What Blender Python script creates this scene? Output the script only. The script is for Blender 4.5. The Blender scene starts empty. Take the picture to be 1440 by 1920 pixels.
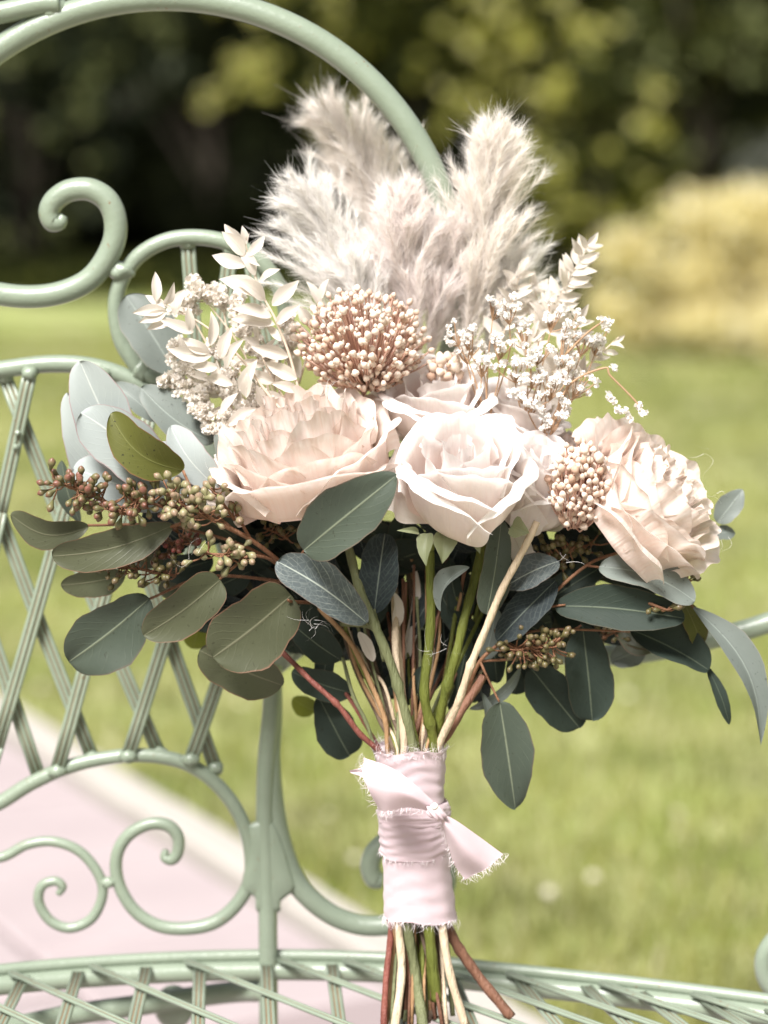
import bpy, math, random
import numpy as np
from mathutils import Vector, Matrix

rng = np.random.default_rng(7)
random.seed(7)
scene = bpy.context.scene
col = scene.collection
R = math.radians

# ------------------------------------------------------------------ camera
FPX = 85.0 / 36.0 * 1920.0            # focal length in photo pixels
HORIZON = 290.0                        # photo row of the horizon
PITCH = math.atan((960.0 - HORIZON) / FPX)
SEAT_Z = 0.45
CAM_Y = -1.60
fwd = np.array([0.0, math.cos(PITCH), -math.sin(PITCH)])
upv = np.array([0.0, math.sin(PITCH), math.cos(PITCH)])
rgt = np.array([1.0, 0.0, 0.0])
def ray(px, py):
    return fwd + rgt * ((px - 720.0) / FPX) + upv * ((960.0 - py) / FPX)
_r = ray(500, 1805)
CAM_Z = SEAT_Z - _r[2] / _r[1] * (0.0 - CAM_Y)
CAM = np.array([0.0, CAM_Y, CAM_Z])
def at(px, py, y):
    d = ray(px, py); return CAM + d * ((y - CAM_Y) / d[1])
def at_z(px, py, z):
    d = ray(px, py); return CAM + d * ((z - CAM_Z) / d[2])
def pxm(y, py=960):                    # metres per photo pixel at depth y
    d = ray(720, py); return ((y - CAM_Y) / d[1]) / FPX

cam_data = bpy.data.cameras.new('camera')
cam = bpy.data.objects.new('camera', cam_data)
col.objects.link(cam)
cam.location = CAM
cam.rotation_euler = (R(90) - PITCH, 0, 0)
cam_data.sensor_fit = 'VERTICAL'
cam_data.sensor_height = 36.0
cam_data.lens = 85.0
cam_data.clip_start = 0.05
cam_data.clip_end = 300.0
cam_data.dof.use_dof = True
cam_data.dof.focus_distance = 1.475
cam_data.dof.aperture_fstop = 3.7
scene.camera = cam

# ------------------------------------------------------------------ light
SUN_EL, SUN_AZ = 52.0, -26.0           # azimuth: 0 = from behind the camera, negative = from the left
world = bpy.data.worlds.new('World'); scene.world = world
world.use_nodes = True
wn = world.node_tree.nodes; wl = world.node_tree.links
sky = wn.new('ShaderNodeTexSky'); sky.sky_type = 'NISHITA'; sky.sun_disc = False
sdir = np.array([math.sin(R(SUN_AZ)) * math.cos(R(SUN_EL)), -math.cos(R(SUN_AZ)) * math.cos(R(SUN_EL)), math.sin(R(SUN_EL))])
sky.sun_elevation = R(SUN_EL)
sky.sun_rotation = math.atan2(sdir[0], sdir[1])
sky.air_density = 1.0; sky.dust_density = 3.0; sky.ozone_density = 0.6
wn['Background'].inputs['Strength'].default_value = 0.05
hs = wn.new('ShaderNodeHueSaturation'); hs.inputs['Saturation'].default_value = 0.25      # thin bright cloud: nearly white sky
wl.new(sky.outputs['Color'], hs.inputs['Color'])
tint = wn.new('ShaderNodeMix'); tint.data_type = 'RGBA'; tint.blend_type = 'MULTIPLY'; tint.inputs[0].default_value = 1.0
tint.inputs[7].default_value = (1.0, .98, .96, 1)
wl.new(hs.outputs['Color'], tint.inputs[6]); wl.new(tint.outputs[2], wn['Background'].inputs['Color'])
sun_d = bpy.data.lights.new('sun', 'SUN'); sun_d.energy = 3.4; sun_d.angle = R(20); sun_d.color = (1.0, 0.975, 0.955)
sun = bpy.data.objects.new('sun', sun_d); col.objects.link(sun)
sun.rotation_euler = Vector(-sdir).to_track_quat('-Z', 'Y').to_euler()
scene.view_settings.view_transform = 'Standard'
scene.view_settings.look = 'None'
scene.view_settings.gamma = 1.0
scene.view_settings.use_curve_mapping = False
scene.view_settings.exposure = 1.30
scene.render.engine = 'CYCLES'
scene.cycles.use_denoising = True
scene.cycles.max_bounces = 8
scene.cycles.transparent_max_bounces = 8

# ------------------------------------------------------------------ helpers
def tag(o, label=None, cat=None, group=None, kind=None):
    if label: o['label'] = label
    if cat: o['category'] = cat
    if group: o['group'] = group
    if kind: o['kind'] = kind
    return o
def empty(name, loc):
    o = bpy.data.objects.new(name, None); col.objects.link(o)
    o.location = loc; o.empty_display_size = 0.05
    return o
def wloc(o):
    p = np.zeros(3)
    while o is not None:
        p = p + np.array(o.location); o = o.parent
    return p
def make_mesh(name, V, F, mat, UV=None, smooth=True):
    me = bpy.data.meshes.new(name)
    V = np.asarray(V, float)
    me.from_pydata(V.tolist(), [], F.tolist() if isinstance(F, np.ndarray) else F)
    if UV is not None:
        lay = me.uv_layers.new(name='UVMap')
        idx = np.zeros(len(me.loops), np.int32); me.loops.foreach_get('vertex_index', idx)
        lay.data.foreach_set('uv', np.asarray(UV, np.float32)[idx].ravel())
    if smooth:
        me.polygons.foreach_set('use_smooth', [True] * len(me.polygons))
    if mat: me.materials.append(mat)
    me.update()
    return me
def obj(name, me, parent=None, loc=None):
    o = bpy.data.objects.new(name, me); col.objects.link(o)
    if parent is not None: o.parent = parent
    if loc is not None: o.location = loc
    return o
def part(name, V, F, mat, parent=None, UV=None, smooth=True, origin=None):
    """a mesh given in world coordinates; its origin is put at origin (world)"""
    V = np.asarray(V, float)
    base = wloc(parent) if parent is not None else np.zeros(3)
    if origin is None: origin = base
    origin = np.asarray(origin, float)
    return obj(name, make_mesh(name, V - origin, F, mat, UV, smooth), parent, origin - base)
class MB:
    def __init__(s): s.V = []; s.F = []; s.U = []; s.n = 0
    def add(s, V, F, U=None):
        V = np.asarray(V, float)
        s.V.append(V)
        s.F.extend([[i + s.n for i in f] for f in (F.tolist() if isinstance(F, np.ndarray) else F)])
        s.U.append(np.zeros((len(V), 2)) if U is None else np.asarray(U, float))
        s.n += len(V)
    def build(s, name, mat, parent=None, smooth=True, origin=None):
        return part(name, np.concatenate(s.V), s.F, mat, parent, np.concatenate(s.U), smooth, origin)
def nrm(v):
    v = np.asarray(v, float); return v / (np.linalg.norm(v) + 1e-12)
def spline(P, n=8):
    P = np.asarray(P, float)
    if len(P) < 3:
        t = np.linspace(0, 1, n + 1)[:, None]; return P[0] * (1 - t) + P[-1] * t
    Q = np.vstack([2 * P[0] - P[1], P, 2 * P[-1] - P[-2]])
    out = []
    for i in range(1, len(Q) - 2):
        p0, p1, p2, p3 = Q[i - 1], Q[i], Q[i + 1], Q[i + 2]
        for k in range(n):
            t = k / n
            out.append(0.5 * (2 * p1 + (p2 - p0) * t + (2 * p0 - 5 * p1 + 4 * p2 - p3) * t * t + (3 * p1 - p0 - 3 * p2 + p3) * t ** 3))
    out.append(P[-1])
    return np.array(out)
def tube(P, r, segs=10, cap=True, flat=1.0):
    P = np.asarray(P, float); n = len(P)
    r = np.full(n, r) if np.isscalar(r) else np.interp(np.linspace(0, 1, n), np.linspace(0, 1, len(r)), r)
    T = np.gradient(P, axis=0); T /= (np.linalg.norm(T, axis=1)[:, None] + 1e-12)
    a = np.array([0, 1.0, 0.02]); a = nrm(a - T[0] * a.dot(T[0]))
    if abs(np.dot(nrm([0, 1, .02]), T[0])) > 0.95:
        a = np.array([1.0, 0, 0]); a = nrm(a - T[0] * a.dot(T[0]))
    ang = np.linspace(0, 2 * math.pi, segs, endpoint=False)
    V = np.zeros((n, segs, 3)); U = np.zeros((n, segs, 2))
    L = 0
    for i in range(n):
        a = nrm(a - T[i] * a.dot(T[i])); b = np.cross(T[i], a)
        V[i] = P[i] + r[i] * (np.cos(ang)[:, None] * a * flat + np.sin(ang)[:, None] * b)
        if i: L += np.linalg.norm(P[i] - P[i - 1])
        U[i, :, 0] = ang / 6.283; U[i, :, 1] = L
    F = []
    for i in range(n - 1):
        for j in range(segs):
            k = (j + 1) % segs
            F.append([i * segs + j, i * segs + k, (i + 1) * segs + k, (i + 1) * segs + j])
    V = V.reshape(-1, 3); U = U.reshape(-1, 2)
    if cap:
        F.append(list(range(segs))[::-1]); F.append([(n - 1) * segs + j for j in range(segs)])
    return V, F, U
def grid_faces(nu, nv):
    F = []
    for j in range(nv - 1):
        for i in range(nu - 1):
            F.append([j * nu + i, j * nu + i + 1, (j + 1) * nu + i + 1, (j + 1) * nu + i])
    return F
def ico(level=1):
    t = (1 + 5 ** .5) / 2
    V = [(-1, t, 0), (1, t, 0), (-1, -t, 0), (1, -t, 0), (0, -1, t), (0, 1, t), (0, -1, -t), (0, 1, -t), (t, 0, -1), (t, 0, 1), (-t, 0, -1), (-t, 0, 1)]
    F = [(0, 11, 5), (0, 5, 1), (0, 1, 7), (0, 7, 10), (0, 10, 11), (1, 5, 9), (5, 11, 4), (11, 10, 2), (10, 7, 6), (7, 1, 8), (3, 9, 4), (3, 4, 2), (3, 2, 6), (3, 6, 8), (3, 8, 9), (4, 9, 5), (2, 4, 11), (6, 2, 10), (8, 6, 7), (9, 8, 1)]
    V = [nrm(v) for v in V]
    for _ in range(level):
        mid = {}; F2 = []
        def m(a, b):
            k = (min(a, b), max(a, b))
            if k not in mid: V.append(nrm(V[a] + V[b])); mid[k] = len(V) - 1
            return mid[k]
        for a, b, c in F:
            x, y, z = m(a, b), m(b, c), m(c, a); F2 += [(a, x, y), (a, y, z), (x, b, y), (y, c, z)] if False else [(a, x, z), (x, b, y), (z, y, c), (x, y, z)]
        F = F2
    return np.array(V), [list(f) for f in F]
def lathe(prof, segs=10):
    ang = np.linspace(0, 2 * math.pi, segs, endpoint=False)
    V = []; F = []
    for r, z in prof:
        for a in ang: V.append((r * math.cos(a), r * math.sin(a), z))
    for i in range(len(prof) - 1):
        for j in range(segs):
            k = (j + 1) % segs; F.append([i * segs + j, i * segs + k, (i + 1) * segs + k, (i + 1) * segs + j])
    return np.array(V), F
def rot_to(d, spin=0.0):
    """rotation matrix whose local Z points along d"""
    q = Vector(d).to_track_quat('Z', 'Y') @ Matrix.Rotation(spin, 3, 'Z').to_quaternion()
    return q

# ------------------------------------------------------------------ materials
class NT:
    def __init__(s, name):
        s.m = bpy.data.materials.new(name); s.m.use_nodes = True
        s.t = s.m.node_tree; s.b = s.t.nodes['Principled BSDF']; s.out = s.t.nodes['Material Output']
    def n(s, typ, **kw):
        x = s.t.nodes.new(typ)
        for k, v in kw.items():
            if k in x.inputs.keys() if isinstance(k, str) else False: x.inputs[k].default_value = v
            else: setattr(x, k, v)
        return x
    def l(s, a, b): s.t.links.new(a, b)
    def math(s, op, a, b=None, c=None, clamp=False):
        x = s.t.nodes.new('ShaderNodeMath'); x.operation = op; x.use_clamp = clamp
        for i, v in enumerate((a, b, c)):
            if v is None: continue
            if isinstance(v, (int, float)): x.inputs[i].default_value = v
            else: s.l(v, x.inputs[i])
        return x.outputs[0]
    def mix(s, f, a, b, mode='MIX'):
        x = s.t.nodes.new('ShaderNodeMix'); x.data_type = 'RGBA'; x.blend_type = mode
        for i, v in ((0, f), (6, a), (7, b)):
            if isinstance(v, (int, float)): x.inputs[i].default_value = v
            elif isinstance(v, tuple): x.inputs[i].default_value = (*v[:3], 1)
            else: s.l(v, x.inputs[i])
        return x.outputs[2]
    def noise(s, vec, scale, detail=3, rough=.55):
        x = s.t.nodes.new('ShaderNodeTexNoise'); x.inputs['Scale'].default_value = scale
        x.inputs['Detail'].default_value = detail; x.inputs['Roughness'].default_value = rough
        if vec is not None: s.l(vec, x.inputs['Vector'])
        return x.outputs['Fac']
    def ramp(s, f, stops):
        x = s.t.nodes.new('ShaderNodeValToRGB'); e = x.color_ramp.elements
        while len(e) < len(stops): e.new(0.5)
        for k, (p, c) in enumerate(stops):
            e[k].position = p; e[k].color = (*c, 1) if len(c) == 3 else c
        s.l(f, x.inputs[0]); return x.outputs['Color']
    def bump(s, h, strength=.3, dist=.001):
        x = s.t.nodes.new('ShaderNodeBump'); x.inputs['Strength'].default_value = strength; x.inputs['Distance'].default_value = dist
        s.l(h, x.inputs['Height']); s.l(x.outputs[0], s.b.inputs['Normal']); return x.outputs[0]
    def coord(s, which='Object'):
        x = s.t.nodes.new('ShaderNodeTexCoord'); return x.outputs[which]
    def obj_random(s):
        return s.t.nodes.new('ShaderNodeObjectInfo').outputs['Random']
    def island_random(s):
        return s.t.nodes.new('ShaderNodeNewGeometry').outputs['Random Per Island']
    def translucent(s, colour, fac, normal=None):
        tr = s.t.nodes.new('ShaderNodeBsdfTranslucent')
        if isinstance(colour, tuple): tr.inputs[0].default_value = (*colour, 1)
        else: s.l(colour, tr.inputs[0])
        if normal is not None: s.l(normal, tr.inputs['Normal'])
        mx = s.t.nodes.new('ShaderNodeMixShader'); mx.inputs[0].default_value = fac
        s.l(s.b.outputs[0], mx.inputs[1]); s.l(tr.outputs[0], mx.inputs[2]); s.l(mx.outputs[0], s.out.inputs['Surface'])
    def rough(s, v, spec=None):
        s.b.inputs['Roughness'].default_value = v
        if spec is not None: s.b.inputs['Specular IOR Level'].default_value = spec

def m_paint():
    k = NT('sage_paint'); c = k.coord('Object')
    n1 = k.noise(c, 30, 4); n2 = k.noise(c, 260, 5, .7); n3 = k.noise(c, 9, 2)
    base = k.mix(n1, (.195, .238, .175), (.262, .308, .236))
    rustm = k.math('MULTIPLY', k.math('GREATER_THAN', n2, .665), k.math('GREATER_THAN', n3, .53))
    k.l(k.mix(rustm, base, (.19, .085, .03)), k.b.inputs['Base Color'])
    k.rough(.30, .5); k.b.inputs['Coat Weight'].default_value = .2; k.b.inputs['Coat Roughness'].default_value = .25
    k.bump(k.math('ADD', n2, k.math('MULTIPLY', n1, .8)), .30, .0016)
    return k.m
def m_leaf(name, a, b, rim=(.30, .10, .08), vein=(.30, .36, .26), vein_amt=.5, side_amt=.18, trans=.12, rough=.45, spots=0.0, net=0.0, spec=.35):
    k = NT(name); uv = k.coord('UV')
    sep = k.n('ShaderNodeSeparateXYZ'); k.l(uv, sep.inputs[0])
    u, v = sep.outputs[0], sep.outputs[1]
    au = k.math('ABSOLUTE', k.math('SUBTRACT', u, .5))
    co = k.coord('Object')
    n1 = k.noise(co, 45, 4); n2 = k.noise(co, 400, 3)
    base = k.mix(n1, a, b)
    rnd = k.obj_random()
    base = k.mix(k.math('MULTIPLY', rnd, .35), base, tuple(x * .72 for x in a))
    wob = k.math('MULTIPLY', k.noise(co, 90, 2), .10)
    ph = k.math('FRACT', k.math('ADD', k.math('SUBTRACT', k.math('MULTIPLY', v, 9.0), k.math('MULTIPLY', au, 7.0)), k.math('MULTIPLY', wob, 6.0)))
    side = k.math('SUBTRACT', 1.0, k.math('MULTIPLY', k.math('ABSOLUTE', k.math('SUBTRACT', ph, .5)), 9.0), clamp=True)
    mid = k.math('SUBTRACT', 1.0, k.math('DIVIDE', au, .026), clamp=True)
    side = k.math('MULTIPLY', side, k.math('MULTIPLY', k.math('SUBTRACT', k.noise(co, 70, 3), .36), 3.2, clamp=True))
    base = k.mix(k.math('MULTIPLY', side, side_amt), base, vein)
    if net > 0:
        vo = k.n('ShaderNodeTexVoronoi', feature='DISTANCE_TO_EDGE'); vo.inputs['Scale'].default_value = 230; k.l(co, vo.inputs['Vector'])
        nm = k.math('SUBTRACT', 1.0, k.math('MULTIPLY', vo.outputs['Distance'], 11.0), clamp=True)
        base = k.mix(k.math('MULTIPLY', nm, net), base, vein)
    base = k.mix(k.math('MULTIPLY', mid, vein_amt), base, vein)
    edge = k.math('MULTIPLY', k.math('SUBTRACT', au, .472), 45.0, clamp=True)
    base = k.mix(k.math('MULTIPLY', edge, .5), base, rim)
    if spots > 0:
        base = k.mix(k.math('MULTIPLY', k.math('GREATER_THAN', n2, .67), spots), base, (.02, .02, .008))
    k.l(base, k.b.inputs['Base Color'])
    k.rough(rough, spec)
    bn = k.bump(k.math('ADD', k.math('MULTIPLY', side, -.5), k.math('ADD', k.math('MULTIPLY', mid, -1.2), k.math('MULTIPLY', n2, .25))), .28, .0009)
    k.translucent(base, trans)
    return k.m
def m_petal(name, inner, outer, edge, stripe=.25, trans=.32, tan=0.0):
    k = NT(name); uv = k.coord('UV')
    sep = k.n('ShaderNodeSeparateXYZ'); k.l(uv, sep.inputs[0]); u, v = sep.outputs[0], sep.outputs[1]
    co = k.coord('Object'); n1 = k.noise(co, 38, 3)
    cb = k.n('ShaderNodeCombineXYZ'); k.l(k.math('MULTIPLY', u, 30.0), cb.inputs[0]); k.l(k.math('MULTIPLY', v, 1.6), cb.inputs[1]); k.l(k.math('MULTIPLY', k.obj_random(), 20.0), cb.inputs[2])
    st = k.noise(cb.outputs[0], 1.6, 4, .6)
    c = k.ramp(k.math('ADD', v, k.math('MULTIPLY', k.math('SUBTRACT', n1, .5), .35)), [(0.0, inner), (.62, outer), (1.0, edge)])
    c = k.mix(k.math('MULTIPLY', k.math('SUBTRACT', st, .42), stripe * 2.0, clamp=True), c, tuple(x * f for x, f in zip(inner, (.92, .80, .76))))
    if tan > 0:
        cb2 = k.n('ShaderNodeCombineXYZ'); k.l(k.math('MULTIPLY', u, 9.0), cb2.inputs[0]); k.l(k.math('MULTIPLY', v, 2.0), cb2.inputs[1]); k.l(k.math('MULTIPLY', k.obj_random(), 40.0), cb2.inputs[2])
        e = k.math('MULTIPLY', k.math('SUBTRACT', k.math('ADD', v, k.math('MULTIPLY', k.noise(cb2.outputs[0], 1.2, 3), .55)), 1.13), 4.0, clamp=True)
        c = k.mix(k.math('MULTIPLY', e, tan), c, (.50, .32, .20))
    k.l(c, k.b.inputs['Base Color']); k.rough(.62, .25)
    k.b.inputs['Sheen Weight'].default_value = .15
    bn = k.bump(k.math('ADD', st, k.math('MULTIPLY', k.noise(co, 220, 3), .35)), .5, .0012)
    k.translucent(c, trans)
    return k.m
def m_plain(name, a, b, scale=60, rough=.6, trans=0.0, bump=.2, dist=.0008, spec=.3, island=0.0, stretch=None, objrand=None):
    k = NT(name); co = k.coord('Object')
    if stretch is not None:
        mp = k.n('ShaderNodeMapping'); mp.inputs['Scale'].default_value = stretch; k.l(co, mp.inputs[0]); co = mp.outputs[0]
    n1 = k.noise(co, scale, 4)
    c = k.mix(n1, a, b)
    if objrand is not None: c = k.mix(k.math('MULTIPLY', k.math('POWER', k.obj_random(), 3.0), .8), c, objrand)
    if island > 0: c = k.mix(k.math('MULTIPLY', k.island_random(), island), c, tuple(x * .5 for x in a))
    k.l(c, k.b.inputs['Base Color']); k.rough(rough, spec)
    if bump > 0: k.bump(k.noise(co, scale * 4, 4), bump, dist)
    if trans > 0: k.translucent(c, trans)
    return k.m
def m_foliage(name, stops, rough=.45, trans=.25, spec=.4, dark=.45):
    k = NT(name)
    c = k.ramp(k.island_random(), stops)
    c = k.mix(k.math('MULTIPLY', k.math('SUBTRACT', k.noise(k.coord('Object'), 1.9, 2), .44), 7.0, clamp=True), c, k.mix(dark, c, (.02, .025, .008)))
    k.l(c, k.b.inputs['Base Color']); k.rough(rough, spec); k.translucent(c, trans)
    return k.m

# ------------------------------------------------------------------ setting: lawn, path, kerb
def m_lawn():
    k = NT('lawn_grass'); c = k.coord('Object')
    mp = k.n('ShaderNodeMapping'); mp.inputs['Scale'].default_value = (.35, 1.0, 1.0); k.l(c, mp.inputs[0])
    n1 = k.noise(mp.outputs[0], 1.3, 4); n2 = k.noise(c, 3.4, 4, .6); n3 = k.noise(c, 60, 3)
    b = k.ramp(n1, [(.34, (.15, .205, .035)), (.50, (.265, .315, .090)), (.66, (.40, .43, .18))])
    b = k.mix(k.math('MULTIPLY', k.math('SUBTRACT', n2, .40), 2.2, clamp=True), b, (.47, .44, .25))
    b = k.mix(k.math('MULTIPLY', n3, .35), b, (.07, .085, .015))
    k.l(b, k.b.inputs['Base Color']); k.rough(.8, .15); k.bump(n3, .5, .02)
    return k.m
LAWN = m_lawn()
lawn_me = make_mesh('lawn', [(-120, -40, 0), (120, -40, 0), (120, 160, 0), (-120, 160, 0)], [[0, 1, 2, 3]], LAWN, smooth=False)
lawn = tag(obj('lawn', lawn_me), kind='structure')
# path: the edge between the lawn and the path, read off the ground under the photo's pixels
e0 = at_z(112, 1420, 0.0); e1 = at_z(700, 1786, 0.0)
ed = nrm(e1 - e0); en = np.array([-ed[1], ed[0], 0.0])
if en[0] > 0: en = -en                                   # towards the path side (left)
STONE = m_plain('pink_sandstone', (.31, .258, .26), (.41, .35, .35), 5, .85, 0, .35, .004, objrand=(.20, .155, .15))
STONE2 = m_plain('cream_kerb_stone', (.36, .33, .295), (.43, .40, .36), 7, .85, 0, .3, .004)
JOINT = m_plain('path_mortar', (.15, .115, .10), (.22, .175, .155), 20, .95)
def quad_on_path(s0, s1, w0, w1, z): # s along the edge from e0, w into the path
    return [e0 + ed * s + en * w + np.array([0, 0, z]) for s, w in ((s0, w0), (s1, w0), (s1, w1), (s0, w1))]
path_o = tag(part('path', quad_on_path(-9, 5, 0.0, 3.2, .006), [[0, 1, 2, 3]], JOINT, smooth=False), kind='structure')
def slab(name, s0, s1, w0, w1, z, mat, parent, bev=.006):
    top = quad_on_path(s0 + bev, s1 - bev, w0 + bev, w1 - bev, z); mid = quad_on_path(s0, s1, w0, w1, z - bev); low = quad_on_path(s0, s1, w0, w1, 0.001)
    V = top + mid + low; F = [[0, 1, 2, 3]]
    for a in (0, 4):
        for i in range(4): F.append([a + i, a + 4 + i, a + 4 + (i + 1) % 4, a + (i + 1) % 4])
    return part(name, V, F, mat, parent, smooth=False, origin=np.mean(low, axis=0))
kerb = tag(part('kerb', quad_on_path(-9, 5, -.006, .072, .0085), [[0, 1, 2, 3]], JOINT, smooth=False), kind='structure')
for i in range(-8, 9):
    slab('kerb_stone', i * .5 + .004, i * .5 + .496, 0, .068, .05 + random.uniform(-.003, .003), STONE2, kerb)
for i in range(-10, 13):
    for j in range(4):
        off = .16 if j % 2 else 0
        slab('paving_slab', i * .34 + off + .005, i * .34 + off + .335, .078 + j * .34 + .007, .078 + j * .34 + .333, .032 + random.uniform(-.004, .004), STONE, path_o)
# short grass blades over the part of the lawn in view
def grass():
    n = 90000
    t = rng.random(n)
    Y = 1.0 + 11.0 * t ** 1.7
    X = (rng.random(n) - .5) * 2 * (.20 * (Y + 1.6) + .35)
    P = np.stack([X, Y, np.zeros(n)], 1)
    side = (P - e0) @ en
    P = P[side < -.02]; n = len(P)
    sc = 1 + .12 * (P[:, 1])
    h = rng.uniform(.018, .045, n) * (1 + .05 * P[:, 1]); w = .0016 * sc
    a = rng.uniform(0, 6.283, n); d = np.stack([np.cos(a), np.sin(a), np.zeros(n)], 1)
    ln = np.stack([np.cos(a + 1.6), np.sin(a + 1.6), np.zeros(n)], 1) * (h * rng.uniform(.1, .8, n))[:, None]
    V = np.stack([P - d * w[:, None], P + d * w[:, None], P + ln + np.array([0, 0, 1]) * h[:, None]], 1).reshape(-1, 3)
    F = np.arange(3 * n).reshape(-1, 3)
    M = m_foliage('grass_blades', [(0, (.15, .17, .025)), (.5, (.27, .28, .07)), (.85, (.40, .38, .16)), (1, (.66, .62, .42))], .6, .3, .2)
    o = part('grass', V, F, M, smooth=False)
    tag(o, 'short mown green and straw coloured grass blades on the lawn', 'grass', kind='stuff')
grass()
def clover():
    mb = MB(); V, F = ico(1); g = random.Random(4)
    for q in range(170):
        y = 1.2 + 9 * g.random() ** 1.5; x = g.uniform(-1, 1) * (.20 * (y + 1.6) + .3)
        if (np.array([x, y, 0]) - e0) @ en > -.03: continue
        mb.add(V * g.uniform(.004, .010) * np.array([1, 1, .8]) + np.array([x, y, g.uniform(.02, .04)]), F)
    o = mb.build('clover', m_plain('clover_heads', (.46, .43, .30), (.60, .56, .44), 90, .8))
    tag(o, 'tiny pale clover heads and dry bits scattered through the grass', 'clover', kind='stuff')
clover()

# ------------------------------------------------------------------ background trees and shrubs
def leaf_cloud(centres, radii, n, size, flat=.75, droop=.4):
    """n folded leaves spread over clump shells: two triangles-pairs each, joined into one crown"""
    k = rng.integers(0, len(centres), n)
    d = rng.normal(size=(n, 3)); d /= np.linalg.norm(d, axis=1)[:, None]
    rr = radii[k] * rng.random(n) ** .45
    P = centres[k] + d * rr[:, None] * np.array([1, 1, flat])
    ax = rng.normal(size=(n, 3)) + d * .8; ax[:, 2] -= droop; ax /= np.linalg.norm(ax, axis=1)[:, None]
    no = d + rng.normal(size=(n, 3)) * .7; no[:, 2] += .6
    sd = np.cross(ax, no); sd /= (np.linalg.norm(sd, axis=1)[:, None] + 1e-9)
    up = np.cross(sd, ax)
    s = size * rng.uniform(.6, 1.3, n)[:, None]
    V = np.stack([P, P + ax * s * .5 + sd * s * .3 + up * s * .08, P + ax * s, P + ax * s * .5 - sd * s * .3 + up * s * .08], 1).reshape(-1, 3)
    i = np.arange(n)[:, None] * 4
    F = np.concatenate([i + np.array([[0, 1, 2]]), i + np.array([[0, 2, 3]])])
    return V, F
BARK = m_plain('bark', (.035, .028, .02), (.075, .06, .045), 14, .9, 0, .6, .02)
def tree(name, label, cat, x, y, rx, ry, z0, z1, n_leaf, leaf, clumps, crad, mat, group=None, trunk_r=.07, overhang=0.0, tufts=None):
    root = empty(name, (x, y, 0)); tag(root, label, cat, group)
    c = np.zeros((clumps, 3))
    u = rng.normal(size=(clumps, 3)); u /= np.linalg.norm(u, axis=1)[:, None]
    u *= (rng.random(clumps) ** .4)[:, None]
    zc, rz = (z0 + z1) / 2, (z1 - z0) / 2
    c = np.array([x, y - overhang, zc]) + u * np.array([rx, ry, rz])
    mb = MB()
    top = np.array([x, y, z0 + rz * 1.1])
    mb.add(*tube(spline([(x, y, -.03), (x + .04, y, zc * .5), top]), [trunk_r, trunk_r * .8, trunk_r * .35], 8))
    for q in range(min(9, clumps)):
        b0 = np.array([x + .03, y, zc * (.35 + .06 * q)]); b1 = c[q]
        mb.add(*tube(spline([b0, (b0 + b1) / 2 + np.array([0, 0, .1]), b1]), [trunk_r * .45, trunk_r * .12], 6))
    mb.build('trunk', BARK, root)
    V, F = leaf_cloud(c, crad * rng.uniform(.6, 1.3, clumps), n_leaf, leaf)
    V[:, 2] = np.maximum(V[:, 2], .02)
    crown = part('crown', V, F, mat, root, smooth=False)
    if tufts:                       # bright leaf tufts: sunlit highlights painted as leaf colour on the dark crown
        n, r, ls, tm = tufts
        a = rng.uniform(-1, 1, (n, 2)); q = np.sqrt(np.clip(1 - (a ** 2).sum(1) * .5, .1, 1))
        P = np.array([x, y - overhang, zc]) + np.stack([a[:, 0] * rx * 1.05, -q * ry - rng.uniform(0, .25, n), a[:, 1] * rz * 1.02], 1)
        V, F = leaf_cloud(P, r * rng.uniform(.6, 1.4, n), n * 14, ls)
        part('lit_leaf_tufts', V, F, tm, crown, smooth=False)['kind'] = 'stuff'
    return root
def ground_x(px, D_y):    # world x on the ground at depth y for a pixel column
    return (px - 720.0) / FPX * (D_y - CAM_Y) / math.cos(PITCH)
F_DARK = m_foliage('dark_evergreen_leaves', [(0, (.008, .012, .007)), (.6, (.024, .031, .018)), (.9, (.075, .088, .055)), (1, (.15, .165, .11))], .7, .2, .06, .8)
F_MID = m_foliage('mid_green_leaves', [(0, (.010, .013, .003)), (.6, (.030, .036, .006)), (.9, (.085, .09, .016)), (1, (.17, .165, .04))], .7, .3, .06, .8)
F_GOLD = m_foliage('golden_leaves', [(0, (.54, .46, .18)), (.4, (.76, .68, .36)), (.8, (.90, .84, .56)), (1, (.95, .92, .74))], .6, .5, .2, .05)
F_GREY = m_foliage('grey_green_leaves', [(0, (.05, .055, .04)), (.5, (.10, .105, .085)), (1, (.22, .22, .19))], .45)
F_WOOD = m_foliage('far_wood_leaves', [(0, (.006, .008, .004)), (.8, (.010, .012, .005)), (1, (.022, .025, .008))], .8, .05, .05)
F_LIT = m_foliage('yellow_lit_leaves', [(0, (.26, .27, .03)), (.5, (.56, .54, .13)), (1, (.86, .82, .40))], .5, .55, .15, .1)  # pale leaf colours that imitate sunlight on the tufts
F_LIT_D = m_foliage('dull_lit_leaves', [(0, (.07, .085, .025)), (.6, (.16, .18, .06)), (1, (.34, .35, .17))], .5, .4, .15, .3)
trees_g = 'trees and tall shrubs beyond the lawn'
Y0 = 19.0
def gx(px, y): return ground_x(px, y)
tree('evergreen_shrub', 'dark grey green evergreen shrub beyond the lawn behind the arched bench back', 'shrub', gx(60, Y0), Y0, 1.25, .9, .35, 2.6, 3000, .13, 36, .24, F_DARK, trees_g, tufts=(46, .10, .10, F_LIT_D))
tree('evergreen_shrub', 'black green shrub in deep shade inside the bench arch', 'shrub', gx(400, Y0 + 1.2), Y0 + 1.2, 1.0, .7, .2, 2.9, 7000, .10, 26, .40, F_WOOD, trees_g)
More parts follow.
